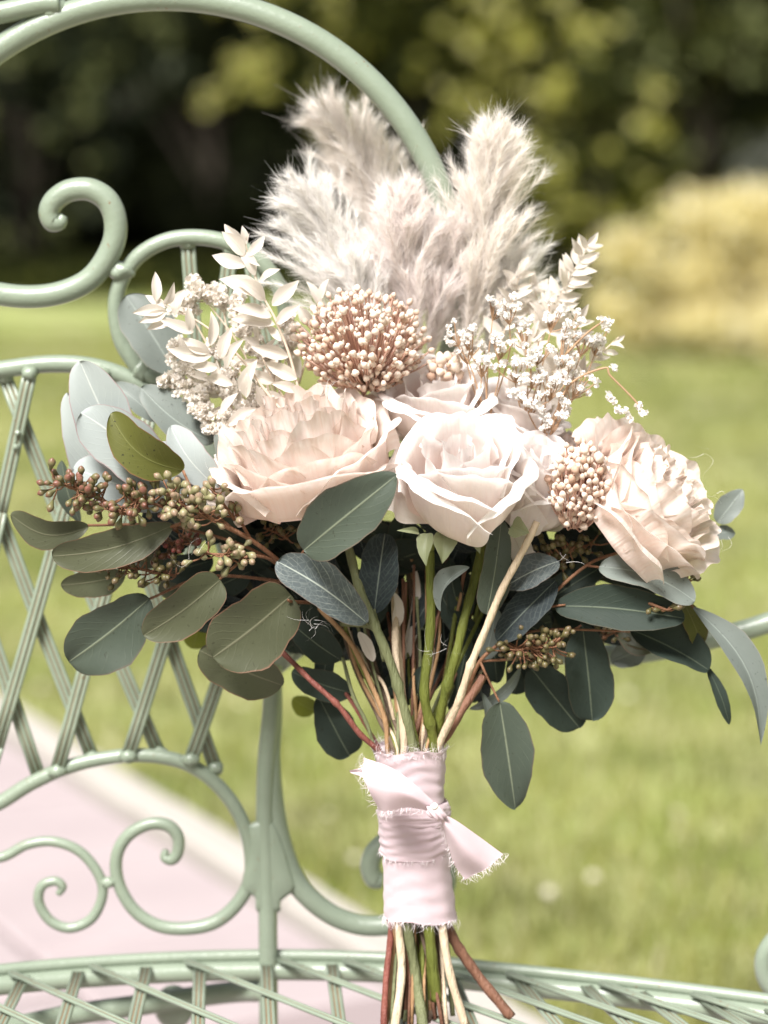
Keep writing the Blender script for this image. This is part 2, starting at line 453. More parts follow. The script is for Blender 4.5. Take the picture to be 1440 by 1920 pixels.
tree('olive_tree', 'olive leaved tree with leaf sprays painted sunlit yellow above the pampas', 'tree', gx(760, Y0 - 1.5), Y0 - .9, 1.5, .3, 1.15, 2.9, 2600, .13, 34, .30, F_MID, trees_g, .06, .6, tufts=(72, .075, .11, F_LIT))
tree('broadleaf_shrub', 'mid green shrub with leaf patches painted sunlit pale behind the right plume', 'shrub', gx(1110, Y0 - 2), Y0 - 2, .55, .4, .3, 1.5, 1500, .11, 20, .20, F_MID, trees_g, .04, tufts=(24, .065, .09, F_LIT))
tree('broadleaf_tree', 'dark olive tree towering behind the golden shrub', 'tree', gx(1290, Y0 + .6), Y0 + .6, 1.15, .8, .5, 3.2, 3200, .15, 36, .30, F_MID, trees_g, tufts=(40, .10, .11, F_LIT_D))
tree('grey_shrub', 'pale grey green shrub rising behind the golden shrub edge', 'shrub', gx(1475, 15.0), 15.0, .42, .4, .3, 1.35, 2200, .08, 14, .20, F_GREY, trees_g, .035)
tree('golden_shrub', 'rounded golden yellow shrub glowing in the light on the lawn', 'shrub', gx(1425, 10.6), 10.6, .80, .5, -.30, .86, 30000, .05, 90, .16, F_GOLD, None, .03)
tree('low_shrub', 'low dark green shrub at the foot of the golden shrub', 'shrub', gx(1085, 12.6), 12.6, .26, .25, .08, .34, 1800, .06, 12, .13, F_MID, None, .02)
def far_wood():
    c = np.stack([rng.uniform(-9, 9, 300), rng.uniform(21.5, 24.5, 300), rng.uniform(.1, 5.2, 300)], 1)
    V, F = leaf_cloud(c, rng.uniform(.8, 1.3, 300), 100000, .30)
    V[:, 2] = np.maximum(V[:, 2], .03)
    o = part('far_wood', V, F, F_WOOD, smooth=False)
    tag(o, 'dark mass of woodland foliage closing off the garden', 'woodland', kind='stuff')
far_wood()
def lawn_shade():  # dark leaves added in place of tree shade, denser towards the wood
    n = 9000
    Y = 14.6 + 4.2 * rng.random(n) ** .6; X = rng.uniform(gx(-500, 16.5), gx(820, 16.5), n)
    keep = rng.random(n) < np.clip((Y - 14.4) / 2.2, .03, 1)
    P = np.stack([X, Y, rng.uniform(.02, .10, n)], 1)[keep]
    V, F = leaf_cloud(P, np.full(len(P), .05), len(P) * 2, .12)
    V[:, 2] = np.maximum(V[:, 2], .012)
    o = part('shade_leaves', V, F, F_MID, smooth=False)
    tag(o, 'low dark olive leaves added to imitate tree shade on the far lawn', 'ground cover', kind='stuff')
lawn_shade()
bed = tag(part('planting_bed', [(-30, 18.2, .012), (30, 18.2, .012), (30, 60, .012), (-30, 60, .012)], [[0, 1, 2, 3]], m_plain('dark_soil', (.02, .016, .01), (.04, .03, .02), 4, .95), smooth=False), kind='structure')
# ------------------------------------------------------------------ garden bench
PAINT = m_paint()
RUST = m_plain('rusty_seam', (.16, .085, .04), (.30, .20, .12), 120, .9)
bench = empty('garden_bench', (at(490, 1500, 0)[0], 0.0, 0.0))
tag(bench, 'sage green painted wrought iron garden bench with scrolled lattice back', 'bench')
M0 = pxm(0.0)                                     # metres per photo pixel in the plane of the back
def bpath(pts, n=8, y=0.0):
    return spline([at(p[0], p[1], p[2] if len(p) > 2 else y) for p in pts], n)
def btube(name, pts, w, y=0.0, n=8, segs=14, taper=None):
    P = bpath(pts, n, y)
    r = np.array(taper) * w / 2 * M0 if taper is not None else w / 2 * M0
    return part(name, *tube(P, r, segs)[:2], PAINT, bench, origin=P[0])
def blob(name, px, py, r, y=0.0, sx=1, sz=1, sy=1, jitter=.12):
    V, F = ico(2); V = V * (1 + jitter * (np.sin(V[:, :1] * 5 + px) * np.cos(V[:, 2:3] * 4 + py)))
    c = at(px, py, y)
    return part(name, V * np.array([sx, sy, sz]) * r * M0 + c, F, PAINT, bench, origin=c)
# big arch of the back: a circle round (310,545), radius 549 px, its foot hidden behind the bouquet
arch = [(310 + 549 * math.sin(R(a)), 545 - 549 * math.cos(R(a))) for a in range(-128, 131, 8)]
arch = arch + [(660, 990), (580, 1110), (520, 1240)]
btube('back_arch', arch, 47, n=3, segs=18)
btube('arch_branch', [(-420, 130), (-260, 70), (-120, 42), (0, 24), (70, 9), (112, 6)], 40, y=-.004)
blob('weld_collar', 104, 20, 27, 0, 1.15, .85, .9)
# C scroll with curled end
cs = [(-330, 330), (-250, 440), (-130, 515), (-40, 543), (40, 556), (110, 550), (170, 522), (208, 468), (217, 420), (203, 378), (170, 356), (132, 357), (104, 374), (92, 396), (98, 416), (112, 416), (120, 404)]
btube('scroll', cs, 43, y=-.006, taper=[1, 1, 1, 1, 1, 1, 1, 1, 1, 1, 1, .98, .95, .9, .85, .7, .35])
blob('weld_collar', 226, 508, 22, -.004, 1.25, .8, .9)
# small ring
ring = [(262, 694), (228, 640), (217, 580), (226, 530), (258, 482), (310, 452), (370, 445), (432, 457), (486, 488), (524, 540), (536, 600), (520, 660), (480, 705), (420, 728), (350, 726), (300, 712), (262, 694)]
btube('back_ring', ring, 30, y=-.002)
blob('weld_collar', 264, 694, 20, -.002, .9, 1.1, .9)
# lattice bars: three wires welded side by side
WR = 4.6
def wires(P, side, n=3, r=WR * M0, gap=9.4 * M0, segs=7, flat=1.0):
    mb = MB()
    for k in range(n):
        o = (k - (n - 1) / 2) * gap
        lift = np.array([0, -.0006 if k == 1 else 0, 0])
        mb.add(*tube(P + side * o + lift, r, segs))
    return mb
def lattice(a, b, y=0.0, n=3, bow=0.0, feet=(True, True)):
    A, B = at(*a, y), at(*b, y)
    d = nrm(B - A); side = nrm(np.cross(d, [0, 1, 0]))
    t = np.linspace(0, 1, 9)[:, None]
    P = A * (1 - t) + B * t + side * bow * M0 * np.sin(t * math.pi)
    P[:, 1] = y
    mb = wires(P, side, n)
    for f, q in zip(feet, (A, B)):
        if f:
            V, F = ico(1); V = V * (1 + .15 * np.sin(V[:, :1] * 7 + a[0]))
            mb.add(V * np.array([17, 15, 14]) * M0 + q, F)
    o = mb.build('lattice_bar', PAINT, bench, origin=A)
    s2 = MB()
    for k in range(n - 1):
        s2.add(*tube(P + side * (k - (n - 2) / 2) * 9.4 * M0 + np.array([0, -.0006, 0]), .0005, 5))
    s2.build('rust_seam', RUST, o, origin=A)
# top rail and bottom rail of the lattice panel
btube('lattice_rail', [(-420, 840), (-300, 775), (-180, 725), (-80, 702), (0, 693), (80, 683), (150, 684), (210, 697), (262, 722), (320, 765), (380, 830), (430, 920), (470, 1020), (495, 1120), (508, 1220), (512, 1300)], 33)
btube('scroll', [(-420, 1640), (-300, 1600), (-160, 1560), (-60, 1532), (0, 1505), (60, 1468), (130, 1437), (200, 1421), (270, 1416), (340, 1428), (395, 1460), (440, 1512), (466, 1575), (470, 1640), (448, 1690), (405, 1728), (350, 1741), (295, 1735), (250, 1705), (222, 1655), (219, 1605), (240, 1567), (280, 1545), (315, 1548), (334, 1570), (333, 1598), (322, 1612), (309, 1607), (311, 1594)], 27, n=7,
      taper=[1.05, 1.05, 1.05, 1.05, 1.05, 1.05, 1, 1, 1, 1, 1, 1, 1, 1, .95, .92, .9, .9, .9, .9, .9, .88, .85, .75, .45])
btube('scroll', [(-420, 1740), (-300, 1700), (-170, 1640), (-80, 1610), (0, 1608), (50, 1584), (100, 1578), (150, 1597), (185, 1640), (192, 1680), (172, 1722), (132, 1740), (95, 1727), (73, 1693), (78, 1662), (103, 1652), (117, 1663), (109, 1677)], 20, n=7,
      taper=[1, 1, 1, 1, 1, 1, 1, 1, 1, 1, 1, 1, 1, .95, .9, .6])
blob('weld_collar', 203, 1655, 11, -.002, 1.3, 1.0, 1.0)
# upright post, its flared foot and the spiral that leaves it to the right
btube('upright_post', [(512, 1230), (509, 1330), (500, 1420), (497, 1520), (500, 1620), (502, 1720), (503, 1830), (503, 1960), (500, 2300), (495, 2700), (490, 3330)], 37, taper=[.95, .95, .95, .95, 1, 1, 1, 1, 1, .95, .9])
btube('scroll', [(512, 1260), (512, 1340), (508, 1420), (512, 1500), (526, 1580), (556, 1655), (606, 1705), (664, 1732), (722, 1735), (780, 1722), (822, 1690), (838, 1645), (826, 1598), (786, 1570), (738, 1572), (706, 1592), (694, 1622), (702, 1648), (718, 1650)], 40, y=.004,
      taper=[.9, .9, .95, 1.05, 1.1, 1.05, 1, 1, 1, 1, .98, .95, .95, .95, .95, .95, 1, .95, .7])
def plate():       # the cast web that joins scroll, post and spiral
    out = [(466, 1545), (486, 1538), (512, 1540), (530, 1580), (548, 1640), (552, 1668), (527, 1690), (524, 1710), (482, 1710), (478, 1682), (456, 1672), (456, 1640), (468, 1600)]
    out = [(p[0], p[1]) for p in spline([(x, y, 0) for x, y in out + out[:1]], 3)][:-1]
    n = len(out); cx, cy = sum(p[0] for p in out) / n, sum(p[1] for p in out) / n
    V = []
    for k, d in ((1.0, .008), (1.0, -.002), (.96, -.0042), (.88, -.0054), (.45, -.0056)):
        V += [at(cx + (x - cx) * k, cy + (y - cy) * k, d) for x, y in out]
    V.append(at(cx, cy, -.0056)); F = [[i for i in range(n)][::-1]]
    for a in range(4):
        F += [[a * n + i, (a + 1) * n + i, (a + 1) * n + (i + 1) % n, a * n + (i + 1) % n] for i in range(n)]
    F += [[4 * n + i, len(V) - 1, 4 * n + (i + 1) % n] for i in range(n)]
    part('joint_plate', V, F, PAINT, bench, origin=V[0])
plate()
# lattice
for a, b, y, bw in [
    ((9, 706), (298, 1412), .003, -5), ((-60, 800), (173, 1420), .003, -4), ((148, 690), (404, 1440), .003, -4),
    ((-150, 770), (75, 1462), .003, -3), ((-270, 790), (-40, 1510), .003, -3), ((350, 800), (500, 1290), .003, 0),
    ((56, 700), (0, 960), -.005, 0), ((0, 960), (-70, 1310), -.005, 0), ((190, 700), (-6, 1400), -.005, 3), ((-6, 1400), (-40, 1520), -.005, 0),
    ((290, 740), (107, 1446), -.005, 3), ((405, 880), (240, 1418), -.005, 2), ((480, 1060), (358, 1424), -.005, 2), ((-90, 710), (-250, 1560), -.005, 0)]:
    lattice(a, b, y, 3, bw, feet=(a[1] < 950, b[1] > 1400))
for a, b in [((352, 455), (372, 715)), ((432, 468), (405, 715)), ((470, 488), (500, 660))]:
    lattice(a, b, 0, 3, 0)
for x, y in ((33, 812), (30, 838)):
    blob('weld_bead', x, y, 6, -.009)
# curved arm of the back on the right; it runs behind the bouquet to the post
btube('back_arm', [(512, 1250), (600, 1190), (740, 1170), (900, 1196), (1060, 1226), (1200, 1224), (1340, 1196), (1440, 1168), (1560, 1120), (1680, 1040), (1740, 930), (1720, 830), (1640, 790), (1590, 840), (1610, 890)], 40, y=.012)
btube('arm_scroll', [(1700, 2150), (1640, 1990), (1560, 1900), (1480, 1880), (1438, 1840), (1434, 1790), (1470, 1750), (1520, 1770), (1520, 1800)], 34, y=-.03)
# seat: rim of two rods, bars running forward, diagonals
SZ = SEAT_Z
def sp(px, py, z=SZ): return at_z(px, py, z)
rim_px = [(-420, 1900), (-200, 1862), (0, 1832), (250, 1812), (500, 1804), (740, 1810), (950, 1830), (1200, 1857), (1440, 1888), (1680, 1925), (1900, 1975)]
back_rim = spline([sp(*p) for p in rim_px], 10)
lft, rgt_e = back_rim[0], back_rim[-1]
front = []
for k in range(9):
    t = k / 8
    x = rgt_e[0] + (lft[0] - rgt_e[0]) * t
    front.append((x, -.46 - .05 * math.sin(t * math.pi), SZ))
whole = np.vstack([back_rim, spline(front, 6)[1:-1]])
whole = np.vstack([whole, whole[:1]])
part('seat_rim', *tube(whole + np.array([0, 0, -.006]), .0068, 14)[:2], PAINT, bench, origin=whole[0])
part('seat_rim_rod', *tube(back_rim + np.array([0, .005, .0032]), .0042, 10)[:2], PAINT, bench, origin=whole[0])
def seat_bar(name, A, B, z, n=3, sag=0.0):
    d = nrm(B - A); side = nrm(np.cross(d, [0, 0, 1]))
    t = np.linspace(0, 1, 9)[:, None]
    P = A * (1 - t) + B * t; P[:, 2] = z - sag * np.sin(t[:, 0] * math.pi)
    o = wires(P, side, n, .00145, .0030, 6).build(name, PAINT, bench, origin=A)
    mb = MB()
    for k in range(n - 1):
        mb.add(*tube(P + side * (k - (n - 2) / 2) * .0030 + np.array([0, 0, .0002]), .00055, 5))
    mb.build('rust_seam', RUST, o, origin=A)
def rim_at(x):
    i = np.argmin(abs(back_rim[:, 0] - x)); return back_rim[i]
for px, lean in [(-330, -.1), (-210, -.06), (-80, -.03), (42, -.01), (151, .01), (280, .01), (372, .03), (500, .03), (612, .03), (730, .03), (850, .05), (978, .10), (1086, .12), (1202, .14), (1300, .17), (1420, .2), (1550, .22)]:
    A = rim_at(sp(px, 1830)[0]); B = np.array([A[0] + lean, -.47, SZ])
    seat_bar('seat_bar', A + np.array([0, -.004, 0]), B, SZ - .0005, 3)
for px, n in [(-400, 2), (-250, 2), (-100, 2), (30, 2), (165, 2), (345, 2), (515, 2), (650, 2), (800, 2), (945, 2), (1120, 2), (1290, 2), (1440, 2)]:
    A = rim_at(sp(px, 1830)[0]); B = A + np.array([.36, -.40, 0])
    if B[0] > rgt_e[0]:
        s = (rgt_e[0] - A[0]) / .36; B = A + (B - A) * s
    if B[1] > -.455 or True:
        s = min(1.0, (A[1] + .455) / (A[1] - B[1] + 1e-9)); B = A + (B - A) * s
    seat_bar('seat_diagonal', A + np.array([0, -.004, 0]), B, SZ + .0036, n)
# under-seat brace and legs
part('seat_brace', *tube(spline([at(503, 1858, .0), sp(420, 1862, SZ - .03), sp(260, 1885, SZ - .032), sp(90, 1912, SZ - .034), sp(-200, 1985, SZ - .036)]), .0075, 10)[:2], PAINT, bench)
part('brace_lug', *(lambda VF: (VF[0] * np.array([.014, .008, .016]) + sp(326, 1888, SZ - .04), VF[1]))(ico(2)), PAINT, bench)
for x in (lft[0] + .02, rgt_e[0] - .02):
    part('leg', *tube(spline([(x, -.44, SZ - .006), (x * 1.03, -.45, .25), (x * 1.06, -.47, .0)]), .011, 10)[:2], PAINT, bench)
part('leg', *tube(spline([(lft[0], lft[1], SZ), (lft[0] * 1.01, .03, .25), (lft[0] * 1.03, .07, .0)]), .011, 10)[:2], PAINT, bench)
part('leg', *tube(spline([(rgt_e[0], rgt_e[1], SZ), (rgt_e[0] * 1.01, .03, .25), (rgt_e[0] * 1.03, .07, .0)]), .011, 10)[:2], PAINT, bench)
# ------------------------------------------------------------------ bouquet
BQ = empty('bouquet', at_z(790, 1929, SEAT_Z + .004))
tag(BQ, 'blush rose and pampas bouquet with eucalyptus, bound in pink ribbon, standing on the bench', 'bouquet')
LEAFM = {
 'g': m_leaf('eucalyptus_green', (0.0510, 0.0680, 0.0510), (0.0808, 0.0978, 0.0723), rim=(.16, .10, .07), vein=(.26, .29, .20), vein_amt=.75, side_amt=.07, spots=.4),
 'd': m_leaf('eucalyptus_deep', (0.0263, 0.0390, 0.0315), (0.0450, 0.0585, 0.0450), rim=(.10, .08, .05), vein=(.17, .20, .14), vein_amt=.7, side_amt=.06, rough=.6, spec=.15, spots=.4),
 's': m_leaf('eucalyptus_silver', (0.3312, 0.3680, 0.3542), (0.4048, 0.4416, 0.4232), rim=(.33, .13, .14), vein=(.60, .63, .58), vein_amt=.7, side_amt=.10, rough=.55, trans=.15),
 'b': m_leaf('eucalyptus_blue_grey', (.145, .168, .150), (.195, .22, .198), rim=(.28, .24, .2), vein=(.34, .38, .34), vein_amt=.7, side_amt=.07, rough=.5, spots=.4),
 'o': m_leaf('eucalyptus_olive', (0.0680, 0.0748, 0.0408), (0.0978, 0.1037, 0.0595), rim=(.30, .13, .09), vein=(.24, .23, .15), vein_amt=.55, side_amt=.08, spots=.4),
 'm': m_leaf('eucalyptus_moss', (0.0892, 0.0935, 0.0187), (0.1232, 0.1275, 0.0298), rim=(.32, .10, .07), vein=(.22, .23, .08), vein_amt=.5, side_amt=.2, spots=.8),
 'r': m_leaf('rose_leaf_frosted', (0.0600, 0.0760, 0.0800), (0.1120, 0.1320, 0.1320), rim=(.20, .13, .09), vein=(.48, .53, .46), vein_amt=.9, side_amt=.40, rough=.38, net=.12),
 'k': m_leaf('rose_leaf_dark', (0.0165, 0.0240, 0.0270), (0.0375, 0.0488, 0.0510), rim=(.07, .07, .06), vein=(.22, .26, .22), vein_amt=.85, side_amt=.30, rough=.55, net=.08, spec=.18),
 'y': m_leaf('leaf_lime', (.17, .20, .02), (.24, .26, .04), rim=(.2, .2, .05), vein=(.3, .32, .1), trans=.45),
}
WHITE_LEAF = m_leaf('bleached_leaf', (.72, .65, .57), (.82, .76, .69), rim=(.80, .74, .68), vein=(.50, .40, .31), vein_amt=.5, side_amt=.16, trans=.35, rough=.8)
SEPAL = m_leaf('sepal_green', (.20, .23, .12), (.30, .32, .19), rim=(.4, .38, .28), vein=(.4, .4, .25), vein_amt=.3, side_amt=.1)
TO_CAM = nrm(CAM - at(760, 1000, -.1))

def leaf_geo(base, tip, width, normal=None, bow=.08, fold=.12, pa=.55, pb=.55, twist=0.0, wave=.05, nu=9, nv=20, seed=0, hook=0.0):
    base, tip = np.asarray(base, float), np.asarray(tip, float)
    L = np.linalg.norm(tip - base); ax = (tip - base) / L
    no = np.asarray(TO_CAM if normal is None else normal, float)
    no = nrm(no - ax * no.dot(ax)); sd = np.cross(no, ax)
    v = .5 - .5 * np.cos(np.linspace(0, 1, nv) * math.pi); pk = pa / (pa + pb)
    wv = (v ** pa) * ((1 - v) ** pb) / (pk ** pa * (1 - pk) ** pb)
    wv[0] = .03; wv[-1] = .01
    V = np.zeros((nv, nu, 3)); U = np.zeros((nv, nu, 2))
    ph = seed * 1.7
    for j in range(nv):
        ang = twist * (v[j] - .3)
        s2 = sd * math.cos(ang) + no * math.sin(ang); n2 = no * math.cos(ang) - sd * math.sin(ang)
        c = base + ax * L * v[j] + no * bow * L * (math.sin(math.pi * v[j] * .9)) + sd * hook * L * math.sin(math.pi * v[j])
        for i in range(nu):
            u = -1 + 2 * i / (nu - 1)
            h = width / 2 * wv[j] * (1 + .06 * math.sin(v[j] * 9 + ph + (2 if u > 0 else 0)) + .025 * math.sin(v[j] * 27 + ph * 3 + (1 if u > 0 else 4)) + (.08 if u > 0 else -.04) * math.sin(ph * 5))
            z = fold * abs(u) ** 1.2 * h + wave * width * math.sin(v[j] * 7 + ph + u * 1.5) * abs(u)
            V[j, i] = c + s2 * u * h + n2 * z
            U[j, i] = (i / (nu - 1), v[j])
    return V.reshape(-1, 3), grid_faces(nu, nv), U.reshape(-1, 2)
def leaf(parent, b, t, wpx, mat='g', yb=-.10, yt=-.10, tilt=(0, 0), name='leaf', **kw):
    B, T = at(b[0], b[1], yb), at(t[0], t[1], yt)
    n = TO_CAM + rgt * tilt[0] + upv * tilt[1]
    kw.setdefault('seed', (b[0] * 7 + t[1] * 3) % 13)
    kw['fold'] = kw.get('fold', .12) * 1.6; kw['bow'] = kw.get('bow', .08) * 1.4
    V, F, U = leaf_geo(B, T, wpx * pxm((yb + yt) / 2), n, **kw)
    return part(name, V, F, LEAFM[mat] if isinstance(mat, str) else mat, parent, U, True, B)
def ppath(pts, n=7): return spline([at(*p) for p in pts], n)

# ---- stems: each runs from its flower through the ribbon down to the seat
def m_stem(name, a, b, rough=.45):
    return m_plain(name, tuple(x * .8 for x in a), tuple(min(.8, x * 1.15) for x in b), 130, rough + .1, 0, .9, .0022, .35, stretch=(1, 1, .18))
S_GREEN = m_stem('rose_stem', (.075, .095, .014), (.15, .165, .03))
S_GREY = m_stem('grey_green_stem', (.10, .115, .05), (.19, .20, .10))
S_CREAM = m_stem('straw_stem', (.46, .34, .21), (.66, .54, .40), .7)
S_RED = m_stem('red_stem', (.12, .03, .025), (.25, .085, .06))
S_TAN = m_stem('tan_stem', (.26, .135, .06), (.40, .25, .13), .6)
S_BROWN = m_stem('brown_stem', (.13, .055, .032), (.24, .12, .075))
S_DARK = m_stem('dark_bark_stem', (.07, .045, .03), (.16, .115, .08), .8)
def stem(pts, w, mat, foot=None, nodes=(), name='stem', segs=9, n=8):
    if any(p[1] > 1700 for p in pts):          # keep every stem inside the ribbon sleeve
        k = max(i for i, p in enumerate(pts) if p[1] <= 1600); a, b = pts[k], pts[k + 1]
        if b[1] - a[1] > 100: pts = pts[:k + 1] + [((a[0] + b[0]) / 2, (a[1] + b[1]) / 2, (a[2] + b[2]) / 2)] + pts[k + 1:]
        k = [i for i, p in enumerate(pts) if 1380 < p[1] < 1440]
        if k:
            a, b = pts[k[-1]], pts[k[-1] + 1]; f = .5
            pts = pts[:k[-1] + 1] + [((a[0] + b[0]) / 2, (a[1] + b[1]) / 2, (a[2] + b[2]) / 2)] + pts[k[-1] + 1:]
    new = []
    for x, yy, d in pts:
        if 1385 < yy < 1740:
            lf = np.interp(yy, [1402, 1490, 1530, 1640, 1718], [700, 716, 714, 717, 718]); rt = np.interp(yy, [1402, 1490, 1530, 1640, 1718], [837, 832, 834, 848, 858])
            cx, hw = (lf + rt) / 2, (rt - lf) / 2 - w / 2 - 4
            dx = max(-.92, min(.92, (x - cx) / hw)); x = cx + dx * hw
            lim = math.sqrt(1 - dx * dx) * hw * .76 * pxm(-.112); d = -.112 + max(-lim, min(lim, d + .112))
        new.append((x, yy, d))
    pts = new
    P = [at(*p) for p in pts]
    if foot is not None: P.append(at_z(foot[0], foot[1], SEAT_Z + .0045))
    Q = spline(P, n)
    m = pxm(-.11)
    Q = Q + np.stack([np.sin(np.arange(len(Q)) * .37 + w * 3), 0 * Q[:, 1], 0 * Q[:, 1]], 1) * 1.6 * m
    r = np.full(len(Q), w * .46 * m) * (1 + .07 * np.sin(np.arange(len(Q)) * 1.3 + w)) * np.linspace(.88, 1.06, len(Q))
    for f in nodes:
        i = int(f * (len(Q) - 1)); r[i] *= 1.28
    V, F, U = tube(Q, r, segs)
    return part(name, V, F, mat, BQ, U, True, Q[-1])
stem([(648, 1010, -.105), (668, 1085, -.115), (702, 1170, -.122), (745, 1285, -.125), (774, 1395, -.126), (768, 1560, -.118), (764, 1720, -.124), (778, 1830, -.124)], 21, S_GREY, (797, 1932), (.2, .3, .62))
stem([(738, 1120, -.09), (742, 1200, -.11), (747, 1290, -.122), (758, 1400, -.130), (752, 1560, -.122), (747, 1730, -.126), (754, 1815, -.128)], 17, S_CREAM, (737, 1934), (.55,))
stem([(806, 1010, -.12), (808, 1100, -.118), (803, 1220, -.120), (797, 1310, -.122), (812, 1400, -.118), (800, 1560, -.122), (801, 1720, -.126), (812, 1800, -.128), (817, 1876, -.128)], 22, S_GREEN, None, (.35, .5))
stem([(905, 1010, -.10), (884, 1110, -.11), (862, 1200, -.118), (838, 1285, -.12), (822, 1400, -.112), (800, 1560, -.105), (786, 1730, -.108), (790, 1830, -.11)], 21, S_GREEN, (792, 1925), (.3, .46))
stem([(1006, 978, -.13), (962, 1068, -.134), (926, 1140, -.134), (892, 1225, -.132), (862, 1310, -.130), (832, 1405, -.126), (820, 1560, -.12), (826, 1718, -.13), (846, 1830, -.13)], 17, S_CREAM, (871, 1926), (.5, .3, .6))
stem([(524, 1220, -.10), (580, 1272, -.112), (628, 1318, -.118), (672, 1372, -.12), (704, 1420, -.12), (735, 1560, -.118), (722, 1725, -.124), (727, 1800, -.124)], 13, S_RED, (720, 1932), (.2, .8))
stem([(600, 1140, -.09), (652, 1200, -.105), (694, 1275, -.112), (718, 1340, -.116), (728, 1400, -.116), (745, 1560, -.12), (743, 1725, -.120), (736, 1805, -.118)], 12, S_TAN, (722, 1922), (.5,))
stem([(640, 1230, -.09), (664, 1305, -.105), (694, 1380, -.11), (742, 1560, -.11), (760, 1725, -.11), (765, 1820, -.11)], 9, S_GREY, (760, 1915))
stem([(660, 1185, -.07), (690, 1250, -.09), (724, 1290, -.105), (745, 1390, -.11), (772, 1560, -.105), (775, 1725, -.105)], 8, S_CREAM, (772, 1905))
stem([(820, 1090, -.07), (822, 1200, -.09), (808, 1290, -.105), (786, 1390, -.11), (790, 1560, -.10), (800, 1725, -.105)], 8, S_TAN, (838, 1912))
stem([(905, 1268, -.105), (880, 1310, -.112), (850, 1360, -.116), (830, 1410, -.112), (828, 1560, -.10), (846, 1738, -.112), (892, 1822, -.112)], 21, S_BROWN, (957, 1908), (.72, .84))
stem([(770, 1010, -.06), (776, 1200, -.085), (790, 1400, -.10), (775, 1560, -.098), (815, 1725, -.10), (822, 1830, -.1)], 16, S_DARK, (800, 1915), (.6,))
stem([(700, 1240, -.05), (735, 1390, -.09), (780, 1560, -.095), (830, 1725, -.10)], 10, S_GREY, (850, 1905))
stem([(600, 1240, -.06), (650, 1300, -.085), (690, 1370, -.1), (720, 1420, -.105), (760, 1560, -.09), (742, 1730, -.10)], 9, S_RED, (716, 1915))
stem([(855, 1100, -.05), (845, 1250, -.085), (818, 1390, -.1), (790, 1560, -.09), (770, 1730, -.095)], 12, S_DARK, (752, 1910))
r3 = random.Random(9)
for q in range(34):       # thinner stems of the fillers
    x0 = r3.uniform(600, 950); yt = r3.uniform(1040, 1180); xm = 768 + (x0 - 768) * .16 + r3.uniform(-18, 18); xf = 785 + r3.uniform(-62, 62)
    stem([(x0, yt, -.07 + r3.uniform(-.02, .02)), (x0 * .66 + xm * .34 + r3.uniform(-8, 8), yt + (1400 - yt) * .42, -.09 + r3.uniform(-.015, .015)), (x0 * .22 + xm * .78 + r3.uniform(-5, 5), yt + (1400 - yt) * .8, -.107), (xm, 1405, -.112 + r3.uniform(-.01, .01)), (xm + r3.uniform(-6, 6), 1560, -.112), ((xm + xf) / 2, 1722, -.112 + r3.uniform(-.008, .008))],
         r3.uniform(6, 11), r3.choice((S_GREEN, S_TAN, S_CREAM, S_DARK, S_GREY, S_BROWN)), (xf, 1912 + r3.uniform(-8, 14)), (r3.random(), r3.random()), segs=7, n=6)
# dried cream leaf hanging among the stems
leaf(BQ, (748, 1270), (770, 1060), 26, WHITE_LEAF, -.085, -.075, (.5, 0), name='dried_leaf', fold=.5, twist=.8, pa=.5, pb=.4)
leaf(BQ, (740, 1180), (735, 1110), 26, WHITE_LEAF, -.10, -.10, (.5, 0), name='dried_leaf', fold=.5, twist=.8)
leaf(BQ, (700, 1240), (672, 1185), 24, WHITE_LEAF, -.11, -.11, (.3, 0), name='dried_leaf')
leaf(BQ, (985, 1035), (1003, 1058), 30, WHITE_LEAF, -.11, -.11, (.3, 0), name='dried_leaf')
leaf(BQ, (955, 990), (985, 1065), 48, WHITE_LEAF, -.10, -.10, (.3, 0), name='dried_leaf')

# ---- eucalyptus branches: stem mesh with its petioles, each leaf a child
def branch(main, petioles, mat, w=9, name='eucalyptus_branch'):
    mb = MB(); m = pxm(-.1)
    P = ppath(main); mb.add(*tube(P, [w / 2 * m, w * .36 * m], 8))
    for q in petioles:
        Q = ppath(q); mb.add(*tube(Q, [w * .34 * m, w * .26 * m], 7))
    return mb.build(name, mat, BQ, origin=P[0])
S_EUC = m_stem('eucalyptus_twig', (.17, .065, .035), (.27, .14, .075))
bl = branch([(560, 1090, -.09), (520, 1050, -.115), (470, 1012, -.125), (420, 985, -.128), (378, 968, -.128), (330, 985, -.125), (250, 1000, -.12)],
            [[(470, 1012, -.125), (400, 975, -.13), (370, 940, -.13), (343, 882, -.128)],
             [(520, 1050, -.115), (470, 1042, -.125), (440, 1062, -.13), (412, 1086, -.132)],
             [(440, 995, -.127), (395, 960, -.125), (320, 920, -.122), (300, 916, -.12)],
             [(470, 1012, -.125), (445, 965, -.115), (432, 930, -.11), (420, 900, -.1)],
             [(560, 1090, -.09), (500, 1045, -.10), (420, 1010, -.1), (300, 985, -.105), (165, 985, -.105)],
             [(580, 1130, -.09), (548, 1128, -.12), (540, 1125, -.125)],
             [(600, 1100, -.08), (400, 1080, -.1), (275, 1125, -.11)],
             [(560, 1090, -.09), (562, 1050, -.13), (570, 1032, -.135)]], S_EUC, 10)
L = lambda *a, **k: leaf(bl, *a, **k)
L((262, 915), (150, 676), 104, 's', -.105, -.108, (-.2, .3), bow=.05, fold=.1, pa=.62, pb=.5)
L((302, 917), (151, 774), 112, 's', -.122, -.128, (-.2, .4), bow=.05, fold=.12, pa=.5, pb=.45, hook=-.06)
L((343, 882), (206, 776), 82, 'm', -.128, -.135, (.25, -.2), bow=.1, fold=.2, pa=.5, pb=.5, hook=.14)
L((215, 960), (127, 735), 82, 's', -.085, -.09, (-.3, .2), bow=.05)
